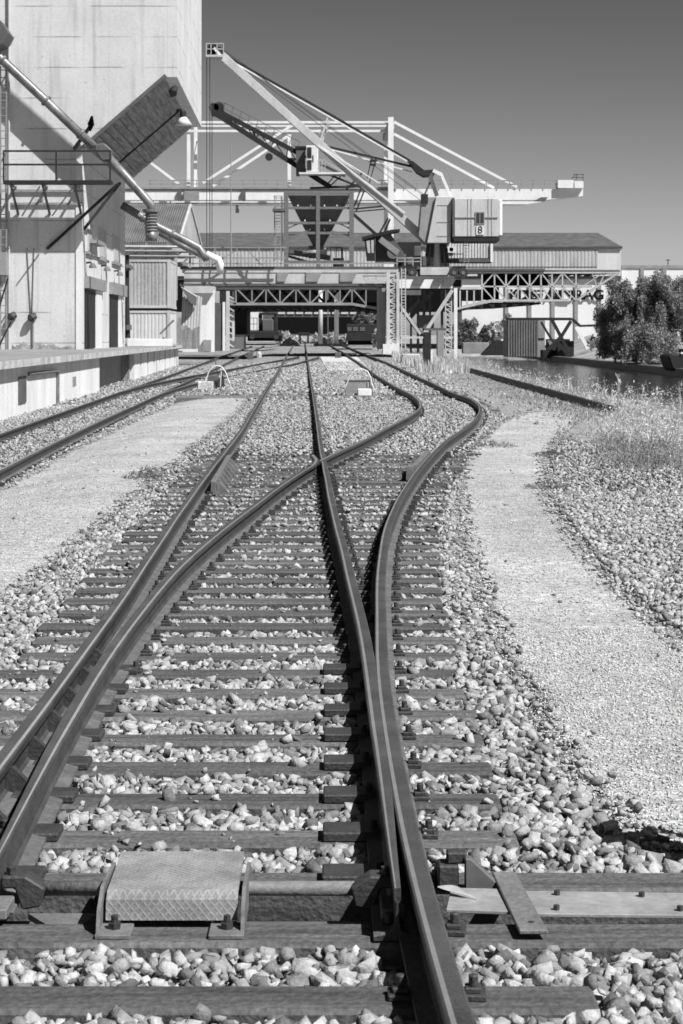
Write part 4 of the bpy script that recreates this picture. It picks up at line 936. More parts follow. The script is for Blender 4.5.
for x in (467.5, 471, 488, 491.5): MB().pbox(x, 198.7, x+.5, 236.3, YK-1.93, .03).build('panel_seam', m_mgrey, hs)
MB().pbox(452.5, 197.5, 454.4, 237, YK-1.95, 4).build('house_edge', m_dgrey, cr)
MB().pbox(498.6, 199.5, 502.3, 236, YK-1.6, 3.6).build('end_tank', m_white, cr, bevel=.08)
MB().ppoly([(453, 236.6), (500, 237.4), (499, 241.3), (454, 241.3)], YK-1.85, 3.9).build('house_sill', m_dark, cr)
wd_ = MB().pbox(475.3, 211.8, 484.6, 224, YK-1.97, .06).build('window', m_mgrey, hs)
MB().pbox(476.4, 212.8, 479.6, 223, YK-1.99, .04).build('pane', m_glass, wd_); MB().pbox(480.5, 212.8, 483.7, 223, YK-1.99, .04).build('pane', m_glass, wd_)
np_ = MB().pbox(476.3, 226, 483.8, 234.5, YK-1.97, .06).build('number_plate', m_white, hs)
def text(s, name, loc, size, mat, parent, rot=(math.pi/2, 0, 0), bold=.0, ext=.01, sx=1.0):
    cu = bpy.data.curves.new(name, 'FONT'); cu.body = s; cu.size = size; cu.extrude = ext; cu.offset = bold; cu.align_x = 'CENTER'; cu.align_y = 'CENTER'
    to = bpy.data.objects.new(name, cu); COL.objects.link(to); dg = bpy.context.evaluated_depsgraph_get()
    me = bpy.data.meshes.new_from_object(to.evaluated_get(dg)); bpy.data.objects.remove(to)
    o = bpy.data.objects.new(name, me); COL.objects.link(o); me.materials.clear(); me.materials.append(mat)
    o.rotation_euler = rot; o.scale = (sx, 1, 1)
    if parent: o.parent = parent; o.location = Vector(loc)-wl(parent); WL[o.name] = wl(parent)
    else: o.location = loc
    return o
text('8', 'number', P(480.1, 230.2, YK-1.985), .8, m_black, np_, bold=.0)
b = MB()
for y in (258, 261.5): b.pbar((397, y), (421, y), YK-2.3, .05)
for x in (397, 405, 413, 421): b.pbar((x, 258), (x, 266.5), YK-2.3, .05)
b.build('deck_railing', m_lgrey, cr)
b = MB()
for x in (464, 468.5): b.pbar((x, 237), (x, 267), YK-1.6, .05)
for i in range(9): b.pbar((464, 239+i*3.2), (468.5, 239+i*3.2), YK-1.6, .04)
b.build('ladder', m_mgrey, cr)
for x0, y0, x1, y1 in ((407, 257, 413, 265), (414, 246, 421, 256), (422, 256, 426, 266)): MB().pbox(x0, y0, x1, y1, YK-2.0, 1.2).build('motor_box', m_dgrey, cr, bevel=.04)
MB().pbar((454.8, 217.5), (498, 217.5), YK-1.95, .05).build('wall_batten', m_mgrey, hs)
for y in (205, 222, 236): MB().pbox(437, y, 451, y+.5, YK-1.63, .03).build('panel_seam', m_mgrey, cr)
# A-frame and boom
for dy in (-.8, .8):
    MB().pbar((435, 171), (424, 196), YK+dy, .14).pbar((430, 176), (437, 196), YK+dy, .3).pbar((430, 176), (435, 171), YK+dy, .2).build('a_frame', m_dgrey, cr)
    MB().pbar((433, 170.5), (442, 175), YK+dy, .28).pbar((441, 174), (451, 197), YK+dy, .22).build('a_frame_leg', m_white, cr)
MB().ppoly([(408, 160), (413, 161), (424, 170), (434, 169.5), (434, 175), (424, 176), (417, 172)], YK-.9, 1.8).build('sheave_block', m_dark, cr)
MB().bar(P(222, 56, YK), P(425, 239.5, YK), .95, .62).build('boom', m_lgrey, cr, bevel=.02)
b = MB(); 
for i in range(30):
    t = .02+i*.033; q = P(222, 56, YK).lerp(P(425, 239.5, YK), t); b.box(q.x-.03, q.x+.03, YK-.5, YK-.47, q.z-.3, q.z+.3)
b = MB(); b.bar(P(318, 145, YK-.6), P(405, 213, YK-.6), .10).bar(P(318, 145, YK-.6), P(380, 190, YK-.6)+Vector((0, 0, .5)), .08)
b.build('boom_walkway', m_white, cr)
hd = MB(); a0, a1 = P(206, 56.5, YK-.9), P(224, 55, YK+.9)
hd.box(a0.x, a1.x, YK-.9, YK+.9, a0.z-.02, a0.z+.14).build('boom_head', m_lgrey, cr)
b = MB()
for x in (206.3, 211, 217, 223.5):
    for dy in (-.88, .88): b.pbar((x, 43.5), (x, 56.5), YK+dy, .06)
for dy in (-.88, .88):
    for y in (43.5, 49): b.pbar((206.3, y), (223.5, y), YK+dy, .06)
b.build('head_railing', m_lgrey, cr)
for x, y, r_ in ((213, 48.5, .42), (211, 52, .35), (219, 51, .3)):
    q = P(x, y, YK); MB().tube([q-Vector((0, .2, 0)), q+Vector((0, .2, 0))], r_, 12).build('sheave', m_dark, cr)
MB().bar(P(214, 48, YK-.3), P(222, 57, YK-.3), .2).build('head_strut', m_white, cr)
MB().bar(P(224, 57, YK-.25), P(330, 117, YK-.25), .08, .11).bar(P(330, 117, YK-.25), P(412, 164, YK-.25), .08, .11).build('backstay_face', m_white, cr)  # white bar stands in for the sunlit side of the dark stay
MB().bar(P(222, 54, YK+.2), P(330, 114.5, YK+.2), .16, .2).bar(P(330, 114.5, YK+.2), P(410, 161, YK+.2), .16, .2).build('backstay_face', m_dark, cr)
MB().pbar((319, 146, ), (328, 116), YK-.2, .12).pbar((321, 146), (330, 117), YK+.3, .12).pbar((319, 133), (328, 125), YK, .09).build('boom_post', m_lgrey, cr)
MB().bar(P(321, 145, YK), P(418, 168, YK), .16).build('luffing_rod', m_dark, cr)
MB().bar(P(330, 149, YK), P(412, 172, YK), .10).bar(P(352, 155, YK), P(352, 152, YK), .1).build('luffing_rod', m_white, cr)
b = MB(); b.pbar((372, 158), (367, 178), YK-.3, .08).pbar((376, 159), (369, 184), YK+.3, .08).pbox(370, 159.5, 377, 161, YK-.4, .8).pbox(369.5, 163.5, 376, 165, YK-.4, .8).build('boom_post', m_dark, cr)
for (a, c, d_) in (((222, 52), (420, 200), .05), ((222, 50), (428, 199), .05), ((224, 50), (425, 195), -.3)):
    MB().bar(P(*a, YK+d_), P(*c, YK+d_), .035).build('rope', m_dark, cr)
for x, e in ((206.7, 266), (209.8, 266)): MB().bar(P(x, 52, YK-.2), P(x, e, YK-.2), .05).build('hoist_rope', m_dark, cr)
# white corrugated cabin behind the slewing column
t = thing('site_cabin', 'white corrugated cabin with round emblem behind the slewing crane', 'cabin', P(470, 262, YP+7))
YV = YP+7
MB().corr(P(445, 258, YV), P(491, 258, YV)-P(445, 258, YV), P(445, 243.5, YV)-P(445, 258, YV), 16, .07).build('front_panel', m_cladding, t)
MB().pbox(444, 243, 492.5, 258.5, YV+.1, 3).build('cabin_body', m_cladding, t); MB().pbox(444, 258.6, 493, 262, YV-.2, 3.3).build('base_frame', m_dgrey, t)
MB().pbox(490.5, 242.5, 493, 262, YV-.25, .3).build('corner_post', m_white, t)
s_ = MB().pbox(448, 246.3, 454.8, 252.6, YV-.2, .08).build('emblem_sign', m_white, t)
MB().tube([P(451.4, 249.4, YV-.215), P(451.4, 249.4, YV-.205)], .17, 14).build('emblem', m_black, s_)
MB().pbar((444, 254), (463, 254), YV-.5, .06).pbar((463, 254), (463, 262), YV-.5, .06).build('handrail', m_mgrey, t)
# ---- second, dark crane
c2_ = thing('luffing_crane', 'dark lattice boom crane with white operator cabin behind the pale boom', 'crane', P(385, 262, 156))
YD = 166.0
b = MB()
for dy in (-.7, .7):
    Y = YD+dy
    b.pbar((218, 111), (302, 155), Y, .38).pbar((216, 114), (330, 187), Y, .42).pbar((302, 155), (345, 176), Y, .2).pbar((330, 187), (346, 187), Y, .2)
    up = lambda t: (218+t*84, 111+t*44); lo_ = lambda t: (216+t*94, 114+t*60)
    for i in range(6):
        t0, t1 = i/6, (i+1)/6; b.pbar(up(t0), lo_(t0+.08), Y, .08).pbar(lo_(t0+.08), up(t1), Y, .08)
    b.pbar((255, 137), (252, 127), Y, .16)
for t in (.1, .3, .5, .7, .9): b.bar(P(218+t*84, 111+t*44, YD-.7), P(218+t*84, 111+t*44, YD+.7), .1).bar(P(216+t*94, 114+t*60, YD-.7), P(216+t*94, 114+t*60, YD+.7), .1)
b.build('lattice_boom', m_dark, c2_)
b = MB()
for dy in (-.7, .7):
    b.pbar((225, 103), (300, 142), YD+dy, .05).pbar((223, 108), (300, 148.5), YD+dy, .04)
    for i in range(10): b.pbar((225+i*8.3, 103+i*4.33), (222+i*8.3, 112+i*4.5), YD+dy, .05)
b.build('boom_railing', m_dgrey, c2_)
MB().pbox(211, 110, 224, 114.5, YD-.8, 1.6).build('boom_head', m_dark, c2_)
for x, y in ((214, 108), (219, 107)): q = P(x, y, YD); MB().tube([q-Vector((0, .3, 0)), q+Vector((0, .3, 0))], .42, 12).build('sheave', m_dark, c2_)
q = P(269, 157, YD-.9); MB().tube([q-Vector((0, .15, 0)), q+Vector((0, .15, 0))], .32, 14).build('sheave', m_dark, c2_)
MB().bar(P(269, 157, YD-.8), P(300, 160, YD-.8), .2).build('arm', m_mgrey, c2_)
b = MB()
for i in range(2): b.pbar((211, 103), (224, 103), YD-.8+i*1.6, .06).pbar((211, 103), (211, 112), YD-.8+i*1.6, .06).pbar((224, 103), (224, 112), YD-.8+i*1.6, .06)
b.build('head_railing', m_dgrey, c2_)
cb = MB().pbox(306, 145.5, 318, 172, YD-2.4, 1.8).build('operator_cabin', m_white, c2_, bevel=.04)
MB().pbox(307.3, 147.3, 311.6, 157.8, YD-2.44, .06).build('pane', m_glass, cb); MB().pbox(307.3, 160, 311.6, 170, YD-2.44, .06).build('pane', m_glass, cb); MB().pbox(312.6, 155, 313.5, 162, YD-2.44, .06).build('handle', m_dark, cb)
MB().pbox(296, 146, 305, 171, YD-1.6, 1.6).build('winch_house', m_dgrey, c2_); MB().pbox(295, 146, 306, 148, YD-1.7, 1.8).build('winch_roof', m_dark, c2_)
MB().pbox(299, 172.2, 346, 174, YD-2.5, 2.2).build('platform', m_white, c2_); MB().pbox(296, 172, 299, 174.5, YD-2.4, 2).build('platform', m_dark, c2_)
b = MB()
for y in (160, 164, 168): b.pbar((318, y), (325, y), YD-2.4, .06)
for x in (319, 322, 325): b.pbar((x, 160), (x, 172.2), YD-2.4, .06)
b.pbar((325, 161), (345, 173), YD-2.4, .06); b.build('platform_railing', m_lgrey, c2_)
b = MB(); b.pbar((346, 187), (362, 185), YD, .25).pbar((310, 188), (346, 187), YD, .16).pbar((362, 173), (346, 190), YD, .14).pbar((337, 173), (325, 187), YD, .1).pbar((342, 175), (328, 188), YD, .1)
b.pbar((330, 175), (362, 188), YD-.6, .16).pbar((352, 213), (380, 238), YD-.5, .26).pbar((352, 209), (398, 205), YD-.5, .14).pbar((352, 212), (398, 208), YD-.5, .1).pbar((378, 236), (388, 218), YD-.4, .16).pbar((382, 238), (390, 219), YD+.4, .16).pbar((362, 186), (352, 212), YD, .12).pbar((366, 186), (356, 212), YD, .12)
b.build('jib_linkage', m_dark, c2_)
b = MB(); b.ppoly([(376, 233), (390, 231), (392, 236), (404, 253), (404, 261), (376, 261)], YD-2.5, 3.6); b.build('machine_house', m_dgrey, c2_)
cb = MB().ppoly([(364.5, 238), (375, 236), (375, 260), (367, 260)], YD-2.8, 2.4).build('operator_cabin', m_dark, c2_)
MB().ppoly([(366.3, 241), (369.7, 240.4), (370.4, 253), (367.8, 253)], YD-2.84, .06).build('pane', m_corr, cb); MB().ppoly([(371, 240.2), (373.8, 240), (373.8, 253), (371.6, 253)], YD-2.84, .06).build('pane', m_corr, cb)
MB().ppoly([(362, 237), (377, 233), (392, 229.5), (400, 229), (400, 231), (378, 236), (363, 240)], YD-2.9, 2.6).build('roof', m_dark, c2_)
MB().bar(P(380, 239, YD-2.9), P(398, 253, YD-2.9), .5).build('boom_foot', m_mgrey, c2_)
q = P(393, 253, YD-2.9); MB().tube([q-Vector((0, .2, 0)), q+Vector((0, .3, 0))], .5, 14).build('slewing_gear', m_greyiron, c2_)
MB().pbox(398, 242, 421, 262, YD-1, 3).build('winch', m_dark, c2_); MB().pbox(400, 254, 406, 262, YD-1.6, .5).build('motor', m_greyiron, c2_)
MB().pbox(396, 262, 424, 266.7, YD-2, 5).build('base_frame', m_dark, c2_)
for x, e in ((212, 268),): MB().bar(P(x, 110, YD), P(x, e, YD), .05).build('hoist_rope', m_dark, c2_)
# thin masts
t = tag(MB().tube([P(231, 267, 148.4), P(231, 143, 148.4)], [.06, .03], 6).build('mast', m_mgrey), 'thin bare mast rising from the bridge deck railing', 'mast')
# ================================================================ WHITE CABLE-STAYED GANTRY FAR BEHIND
YG = 230.0
gt = thing('container_gantry', 'white cable stayed container gantry spanning the whole yard behind', 'gantry crane', P(390, 330, YG))
MB().ppoly([(118, 189), (560, 189), (583, 188), (583, 196), (545, 200), (118, 200)], YG, 2.2).build('main_girder', m_white, gt)
MB().pbox(118, 187, 396, 188.9, YG-.2, 1.2).pbox(118, 188.8, 396, 190.6, YG-.1, .1).build('walkway', m_mgrey, gt)
MB().ppoly([(118, 200.4), (548, 200.4), (541, 202), (525, 204.6), (505, 205.2), (118, 205.2)], YG+3, 1).build('rear_girder', m_white, gt)
MB().pbox(118, 202.6, 440, 203.8, YG-.1, .35).build('lower_flange', m_dgrey, gt)
for x in (178, 242): MB().pbox(x, 190, x+3.5, 201, YG-.4, .4).build('bracket', m_dgrey, gt)
MB().pbox(184, 191, 199, 200.5, YG-.45, .45).build('splice_plate', m_mgrey, gt)
MB().ppoly([(534, 200.8), (541, 197.2), (548, 197.2), (545, 201)], YG-.5, 1).build('buffer', m_dgrey, gt)
b = MB()
for y in (180.3, 184): b.pbar((148, y), (560, y), YG-.15, .08)
for i in range(36): b.pbar((150+i*11.6, 180.3), (150+i*11.6, 188), YG-.15, .08)
b.build('railing', m_mgrey, gt)
MB().pbox(558, 180, 573.5, 188, YG-.6, 2.5).build('end_cabin', m_white, gt); MB().pbox(574.5, 181, 583.5, 188, YG-.6, 2.5).build('end_cabin', m_white, gt)
b = MB(); b.pbar((574, 174.5), (583.5, 174.5), YG, .1).pbar((571, 180), (575, 174.5), YG, .1).pbar((583, 174), (583, 181), YG, .1).pbar((577, 174), (576, 181), YG, .1).pbar((572, 177.5), (583, 177.5), YG, .1).build('end_railing', m_dgrey, gt)
MB().pbox(388.2, 117, 393.6, 270, YG-1.2, .8).build('pylon', m_white, gt); MB().pbox(384, 140, 387.6, 270, YG+3, .8).build('pylon', m_white, gt)
MB().bar(P(391, 126, YG-1), P(386, 138, YG+3), .8).build('pylon_head', m_mgrey, gt)
MB().pbox(287.6, 130, 291, 189, YG, .5).build('post', m_white, gt)
for x in (188.5, 195.5): MB().pbox(x-1.6, 126, x+1.6, 189, YG+(0 if x < 190 else 2), .5).build('post', m_white, gt)
for y, dy in ((122.3, 0), (126, 3), (131, 0)): MB().pbar((185, y), (388, y), YG+dy, .26 if y != 126 else .2).build('top_chord', m_white, gt)
for a, c, dy in (((291, 126), (203, 183), 0), ((291, 134), (213, 186), 3), ((394, 122), (517, 187), 0), ((394, 134), (494, 188), 2), ((186, 128), (120, 172), 0), ((147, 160), (179, 184), 0)):
    MB().pbar(a, c, YG+dy, .3).build('stay', m_white, gt)
MB().pbar((237, 205), (237, 213), YG+1, .3).pbox(235.5, 209, 239, 212.5, YG+.8, .4).build('floodlight', m_mgrey, gt)
MB().pbar((197, 141), (192, 165), YG+.6, .12).build('cable', m_mgrey, gt)
# ================================================================ BUILDINGS BEHIND
YW = 275.0
wh = thing('warehouse', 'long pale corrugated warehouse with dark hipped roof behind the bridge', 'warehouse', P(400, 340, YW))
a = P(95, 247, YW-.3); c = P(622.5, 247, YW-.3)
r0 = P(95, 232.8, YW+14); r1 = P(598, 232.8, YW+14)
MB().add([a, c, r1, r0, Vector((a.x, YW+30, a.z)), Vector((c.x, YW+30, c.z)), a-Vector((0,0,.25)), c-Vector((0,0,.25))], [(0, 1, 2, 3), (1, 5, 2), (5, 4, 3, 2), (6, 7, 1, 0), (0, 3, 4)]).build('roof', m_roof, wh)
MB().pbox(95, 247.5, 621, 276, YW, 29).build('wall', m_cladding, wh)
MB().corr(P(200, 266.5, YW-.1), P(598, 266.5, YW-.1)-P(200, 266.5, YW-.1), P(200, 249, YW-.1)-P(200, 266.5, YW-.1), 110, .04).build('cladding_panel', m_corr, wh)
MB().pbox(95, 246, 622.5, 247.6, YW-.35, .3).build('gutter', m_dgrey, wh)
MB().pbox(95, 279, 462, 312, YW+3, 1).build('dark_underside', m_dark, wh)  # dark sheet put in for the shade under the warehouse
MB().pbox(95, 276, 621, 279.4, YW+.2, 20).build('floor_beam', m_dgrey, wh)
YQ = 275.6
hl = thing('storage_hall', 'white panelled storage hall with dark pilasters and black lettering across the canal', 'hall', P(580, 345, YQ))
MB().ppoly([(462, 279.5), (621.6, 279.5), (621.6, 268), (720, 268), (720, 345), (462, 345)], YQ, 20).build('wall', m_panel, hl)
MB().pbox(621.8, 265.3, 722, 268.2, YQ-.15, 20.5).build('roof_edge', m_mgrey, hl)
for i in range(10):
    x = 506.5+i*23.2-(i*.6 if i > 4 else 0); MB().pbox(x-1.7, 268.3 if x > 621 else 279.6, x+1.9, 344, YQ-.2, .2).build('pilaster', m_mgrey, hl)
MB().pbar((668, 260), (668, 265), YQ+3, .15).pbar((666, 260), (670, 260), YQ+3, .15).build('roof_vent', m_dgrey, hl)
zt = P(0, 295.5, YQ).z
text('K', 'lettering', P(514, 295, YQ-.3), 1.9, m_black, hl, bold=.08, ext=.05)
sg = MB().pbox(518.5, 290, 529, 301, YQ-.3, .1).build('sign_square', m_black, hl)
MB().ppoly([(521, 291.5), (526.5, 295), (521, 299)], YQ-.36, .05).build('sign_emblem', m_white, sg)
text('STAL', 'lettering', P(546, 295.5, YQ-.3), 1.9, m_black, hl, bold=.05, ext=.05)
sg = MB().pbox(562.5, 289.8, 570.6, 301, YQ-.42, .1).build('sign_square', m_white, hl)
MB().ppoly([(563.6, 290.4), (570.2, 290.4), (570.2, 297.8)], YQ-.5, .07).build('sign_emblem', m_black, sg)
MB().pbox(558.5, 290, 562.3, 300.6, YQ-.42, .1).build('sign_square', m_black, hl)
text('BRAG', 'lettering', P(585, 295.3, YQ-.3), 1.9, m_black, hl, bold=.05, ext=.05, sx=1.1)
# ---- far bank things
YF = 225.0
t = thing('bank_shed', 'tall grey corrugated shed on the far quay', 'shed', P(526, 357, YF))
MB().corr(P(507, 356.5, YF), P(538, 356.5, YF)-P(507, 356.5, YF), P(507, 320, YF)-P(507, 356.5, YF), 12, .1).build('front_wall', m_corrd, t)
MB().pbox(507, 320, 545, 357, YF+.1, 5).build('shed_body', m_mgrey, t); MB().pbox(538.2, 320.5, 545, 338, YF-.05, .15).build('upper_panel', m_mgrey, t)
t = thing('conveyor_frame', 'dark steel conveyor frame with white vee strut beside the tall shed', 'conveyor', P(575, 357, YF-8))
Yk = YF-8
b = MB()
for dy in (0, 4):
    b.pbar((506, 319), (572, 319), Yk+dy, .3).pbar((572, 319), (580, 326), Yk+dy, .3).pbar((580, 326), (605, 325), Yk+dy, .25).pbar((552, 320), (568, 350), Yk+dy, .35).pbar((571, 321), (553, 350), Yk+dy, .35).pbar((548, 350), (562, 336), Yk+dy, .4).pbar((541, 322), (553, 342), Yk+dy, .25)
b.build('frame', m_dark, t)
MB().pbox(558, 341, 574, 357, Yk+1, 4).build('drive_house', m_dark, t); MB().pbox(543, 350, 558, 358, Yk+3, 3).build('base_block', m_dark, t)
MB().pbar((576, 327), (588, 349), Yk-.5, .4).pbar((588, 349), (596, 333), Yk-.5, .3).build('vee_strut', m_white, t)
MB().pbox(546, 339, 570, 356, Yk+5, .3).build('screen_wall', m_mgrey, t)
tq = tag(MB().prism([(XF-.02, 20, -1.6), (XF+.75, 20, -1.6), (XF+.75, 20, -.62), (XF-.02, 20, -.62)], (0, 248, 0)).build('quay_wall', m_dgrey), 'grey quay wall edging the far side of the canal', 'wall')
tag(MB().prism([(XQ-.3, 4, -1.9), (XQ+.03, 4, -1.9), (XQ+.03, 4, -.3), (XQ-.3, 4, -.3)], (0, 264, 0)).build('quay_wall', m_conclip), 'concrete quay wall edging the near side of the canal', 'wall')
kb = tag(MB().prism([(6.68, 49.2, -.4), (6.9, 49.2, -.4), (6.9, 49.2, -.09), (6.86, 49.2, -.06), (6.72, 49.2, -.06), (6.68, 49.2, -.09)], (-.1, 92, .08)).build('quay_kerb', m_dark, bevel=.02), 'long dark kerb beam in dry grass along the quay', 'kerb')
tag(MB().prism([(6.0, 41.5, -.35), (7.0, 40.9, -.35), (7.05, 41.2, -.35), (6.05, 41.8, -.35)], (0, 0, .2)).build('timber_baulk', m_dgrey), 'short dark timber lying in the grass before the kerb end', 'timber')
YS = 262.0
tag(MB().pbox(463, 342.5, 489, 353.5, YS, 3).build('skip_container', m_mgrey, bevel=.05), 'low grey skip container at the far end of the canal', 'container')
bt = thing('barge', 'dark wedge bow of a barge beside the low grey skip', 'barge', P(497, 354, 240)); 
MB().ppoly([(483, 354), (497, 340), (508, 341.5), (508, 355.5), (483, 355.5)], 240, 4).build('hull', m_dark, bt); MB().pbox(494, 336.5, 501, 341, 241, 2).build('wheelhouse', m_dgrey, bt)
bt = thing('barge', 'dark bow of a barge moored at the right edge of the photo', 'barge', P(678, 374, 140))
MB().ppoly([(668, 356), (672, 354), (720, 353), (720, 376), (679, 376), (672, 368)], 138, 4).build('hull', m_dark, bt, bevel=.1); MB().pbox(684, 349, 720, 353, 139, 2.4).build('deckhouse', m_dark, bt)
q = P(682, 353, 137.9); MB().tube([q, q+Vector((0, .1, 0))], .08, 8).build('lamp', m_white, bt)
t = thing('embankment_shed', 'dark low shed on the slope left of the storage hall', 'shed', P(480, 322, 290))
MB().pbox(462, 313, 545, 324, 288, 4).build('shed_wall', m_dark, t); MB().ppoly([(484, 319), (500, 315), (528, 318), (528, 320)], 287.5, 5).build('roof', m_black, t)
MB().pbox(475, 305, 498, 316, 289, 3).build('upper_wall', m_corr, t)
# ================================================================ STEEL POST BY THE TRACK
q = W(427, 369.5, -.2); Ypst = q.y
sp = thing('buffer_post', 'stout dark steel post with pale side strip beside the curving track', 'post', (q.x, Ypst, q.z))
MB().pbox(423.5, 332, 431, 370, Ypst, .5).build('post', m_dark, sp, bevel=.03); MB().pbox(430.8, 350, 432.8, 370, Ypst-.02, .35).build('side_strip', m_white, sp)
MB().pbox(424.5, 328, 446, 330.5, Ypst+.1, .6).build('top_plate', m_dgrey, sp); MB().pbar((433, 350), (438, 361), Ypst+.2, .12).build('stay', m_lgrey, sp)
tag(MB().pbox(402, 354, 420, 363, 120, 1.2).build('sleeper_stack', m_conclip, bevel=.05), 'low grey block beside the curving track at the portal foot', 'block')
tag(MB().pbox(437, 330, 444, 361, 132, .8).build('service_cabinet', m_mgrey, bevel=.04), 'tall grey service cabinet behind the stout dark post', 'cabinet')
# ================================================================ UNDER THE BRIDGE
YL = 205.0
lo = thing('locomotive', 'small dark shunting locomotive under the bridge', 'locomotive', P(264, 343, YL))
MB().pbox(249, 331, 279, 338, YL, 9).build('frame', m_dark, lo, bevel=.05)
MB().pbox(247.5, 335.5, 280, 341, YL+.2, 8).build('running_gear', m_black, lo)
cbn = MB(); cbn.pbox(259, 312.5, 276.5, 314.5, YL+2, 2.5).pbox(258.5, 314, 261.5, 331, YL+2.2, 2).pbox(274, 314, 277, 331, YL+2.2, 2).pbox(261, 320, 274.5, 331, YL+2.2, 2)
cbn.build('cab', m_dark, lo, bevel=.04)
MB().pbox(262, 319, 273, 331.5, YL+.4, 1.8).build('bonnet', m_dgrey, lo, bevel=.1); MB().tube([P(267, 314, YL+3), P(267, 309, YL+3)], .16, 8).build('chimney', m_dark, lo)
for x in (252, 276): q = P(x, 337, YL-.4); MB().tube([q, q+Vector((0, .5, 0))], .26, 10).build('buffer', m_iron, lo)
b = MB()
for x in (250, 253.5, 257): b.pbar((x, 318), (x, 331), YL+1, .08)
b.pbar((250, 318), (258, 318), YL+1, .08).pbar((250, 324), (258, 324), YL+1, .08); b.build('handrail', m_mgrey, lo)
wg = thing('railway_wagon', 'dark covered wagon standing on the curving track under the bridge', 'wagon', P(361, 345, 200))
MB().pbox(346.5, 324, 378, 341, 200, 10).build('wagon_body', m_dark, wg, bevel=.05); MB().pbox(348, 341, 376, 345, 200.4, 9).build('running_gear', m_black, wg)
for x0, x1 in ((347.5, 351.5), (353, 358), (360, 365)): MB().pbox(x0, 327, x1, 331, 199.95, .1).build('pane', m_dgrey, wg)
for x, w in ((320.5, 4.5), (328, 1.2), (336.5, 4.6)):
    tag(MB().tube([P(x, 344, 235), P(x, 286, 235)], w*235/F/2, 14).build('support_column', m_white if w > 4 and x > 330 else m_lgrey, smooth=True), {320.5: 'broad grey column beyond the bridge', 328: 'thin pale pipe column between two broad columns beyond the bridge', 336.5: 'round bright white column beyond the bridge'}[x], 'column')
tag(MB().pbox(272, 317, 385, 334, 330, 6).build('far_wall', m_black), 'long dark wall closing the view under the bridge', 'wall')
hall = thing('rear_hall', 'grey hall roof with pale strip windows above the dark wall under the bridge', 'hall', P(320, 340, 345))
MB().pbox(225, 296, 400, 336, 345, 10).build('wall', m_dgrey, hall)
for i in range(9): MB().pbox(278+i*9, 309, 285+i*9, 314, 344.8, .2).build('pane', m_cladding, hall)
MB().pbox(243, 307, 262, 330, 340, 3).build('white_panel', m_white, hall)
for x, h_, lab in ((290, 9, 'pale rubble heap left of the far track under the bridge'), (324, 9, 'pale rubble heap right of the far track under the bridge'), (340, 7, 'flat rubble heap below the white column')):
    q = P(x, 343, 240); n = 900; rr_ = rng.random(n)**.6; an = rng.random(n)*6.283; R = h_*240/F
    pos = np.stack([q.x+R*rr_*np.cos(an), q.y+R*rr_*np.sin(an), np.full(n, zr(240)-.2)+R*.95*(1-rr_)*rng.random(n)], 1)
    o = scatter('rubble_heap', pos, .10+.14*rng.random(n), lo_st, m_stone); del o['kind']; tag(o, lab, 'heap')
bk = thing('buffer_stop', 'dark buffer stop at the end of the straight track', 'buffer stop', P(304, 344, 250))
MB().pbox(298, 332, 310, 335.5, 250, .6).build('beam', m_dark, bk)
for x in (300, 308): MB().pbar((x, 335), (x, 343), 250, .25).build('post', m_dark, bk)
# ================================================================ TREES, BUSHES, GRASS
def leaves(name, centers, radii, n, size, m, parent=None, squash=1.0):
    centers = np.array(centers); radii = np.array(radii); w = radii**2/np.sum(radii**2); k = rng.choice(len(radii), n, p=w)
    d = rng.normal(size=(n, 3)); d /= np.linalg.norm(d, axis=1)[:, None]
    p_ = centers[k]+d*(radii[k]*rng.random(n)**.45)[:, None]*np.array([1, 1, squash])
    R = rot_mats(n); s = size*(.6+.8*rng.random(n))
    q = np.array([[-1, -.55, 0], [1, -.55, 0], [1, .55, 0], [-1, .55, 0]])
    v = np.einsum('nij,vj->nvi', R, q)*s[:, None, None]+p_[:, None, :]
    return np_obj(name, v.reshape(-1, 3), np.arange(4*n).reshape(n, 4), m, parent)
def tree(lab, px, py, Y, hpx, wpx, n, m=m_leaf, cat='tree', name='tree', size=.11, group=None, drop=.3):
    base = P(px, py, Y); s = Y/F; h = hpx*s; w = wpx*s/2
    t = thing(name, lab, cat, base, group)
    tip = base+Vector((random.uniform(-.3, .3), 0, h*.8)); mid = base+Vector((random.uniform(-.3, .3), .1, h*.35))
    b = MB().tube([base-Vector((0, 0, .5)), mid, tip], [h*.035, h*.025, h*.008], 7); cs = []; rs = []
    for i in range(85):
        a = random.uniform(0, 6.283); hh = random.uniform(.13, 1.0); rr = w*(1-.9*abs(hh-.42)**1.3)*random.uniform(.1, 1.0)**.7
        c_ = base+Vector((math.cos(a)*rr, math.sin(a)*rr*.8, h*hh-.1*h)); cs.append(c_[:]); rs.append(random.uniform(.09, .19)*w)
        if i < 9: b.tube([mid.lerp(tip, random.uniform(-.3, .5)), mid.lerp(c_, .5)+Vector((0, 0, .15)), c_], [h*.012, h*.008, h*.003], 5)
    b.build('trunk', m_bark, t)
    leaves('crown', cs, rs, n, size, m, t, 1.75)
    return t
tree('broad drooping tree on the bank left of the moored barge bow', 634, 356, 165, 80, 84, 42000, size=.058)
tree('dense tree behind the moored barge bow at the right edge', 672, 358, 160, 86, 78, 38000, size=.058)
tree('low young tree leaning over the vee strut', 606, 354, 190, 46, 36, 7000, size=.058)
tree('rounded crown between the two bigger bank trees', 652, 354, 172, 72, 60, 26000, size=.058)
tree('low spreading bush on the bank between the tree trunks', 648, 360, 158, 34, 70, 9000, m_leaf, 'bush', 'bush', .06)
tree('low bush at the water edge left of the bank trees', 616, 358, 168, 26, 40, 5000, m_leaf, 'bush', 'bush', .06)
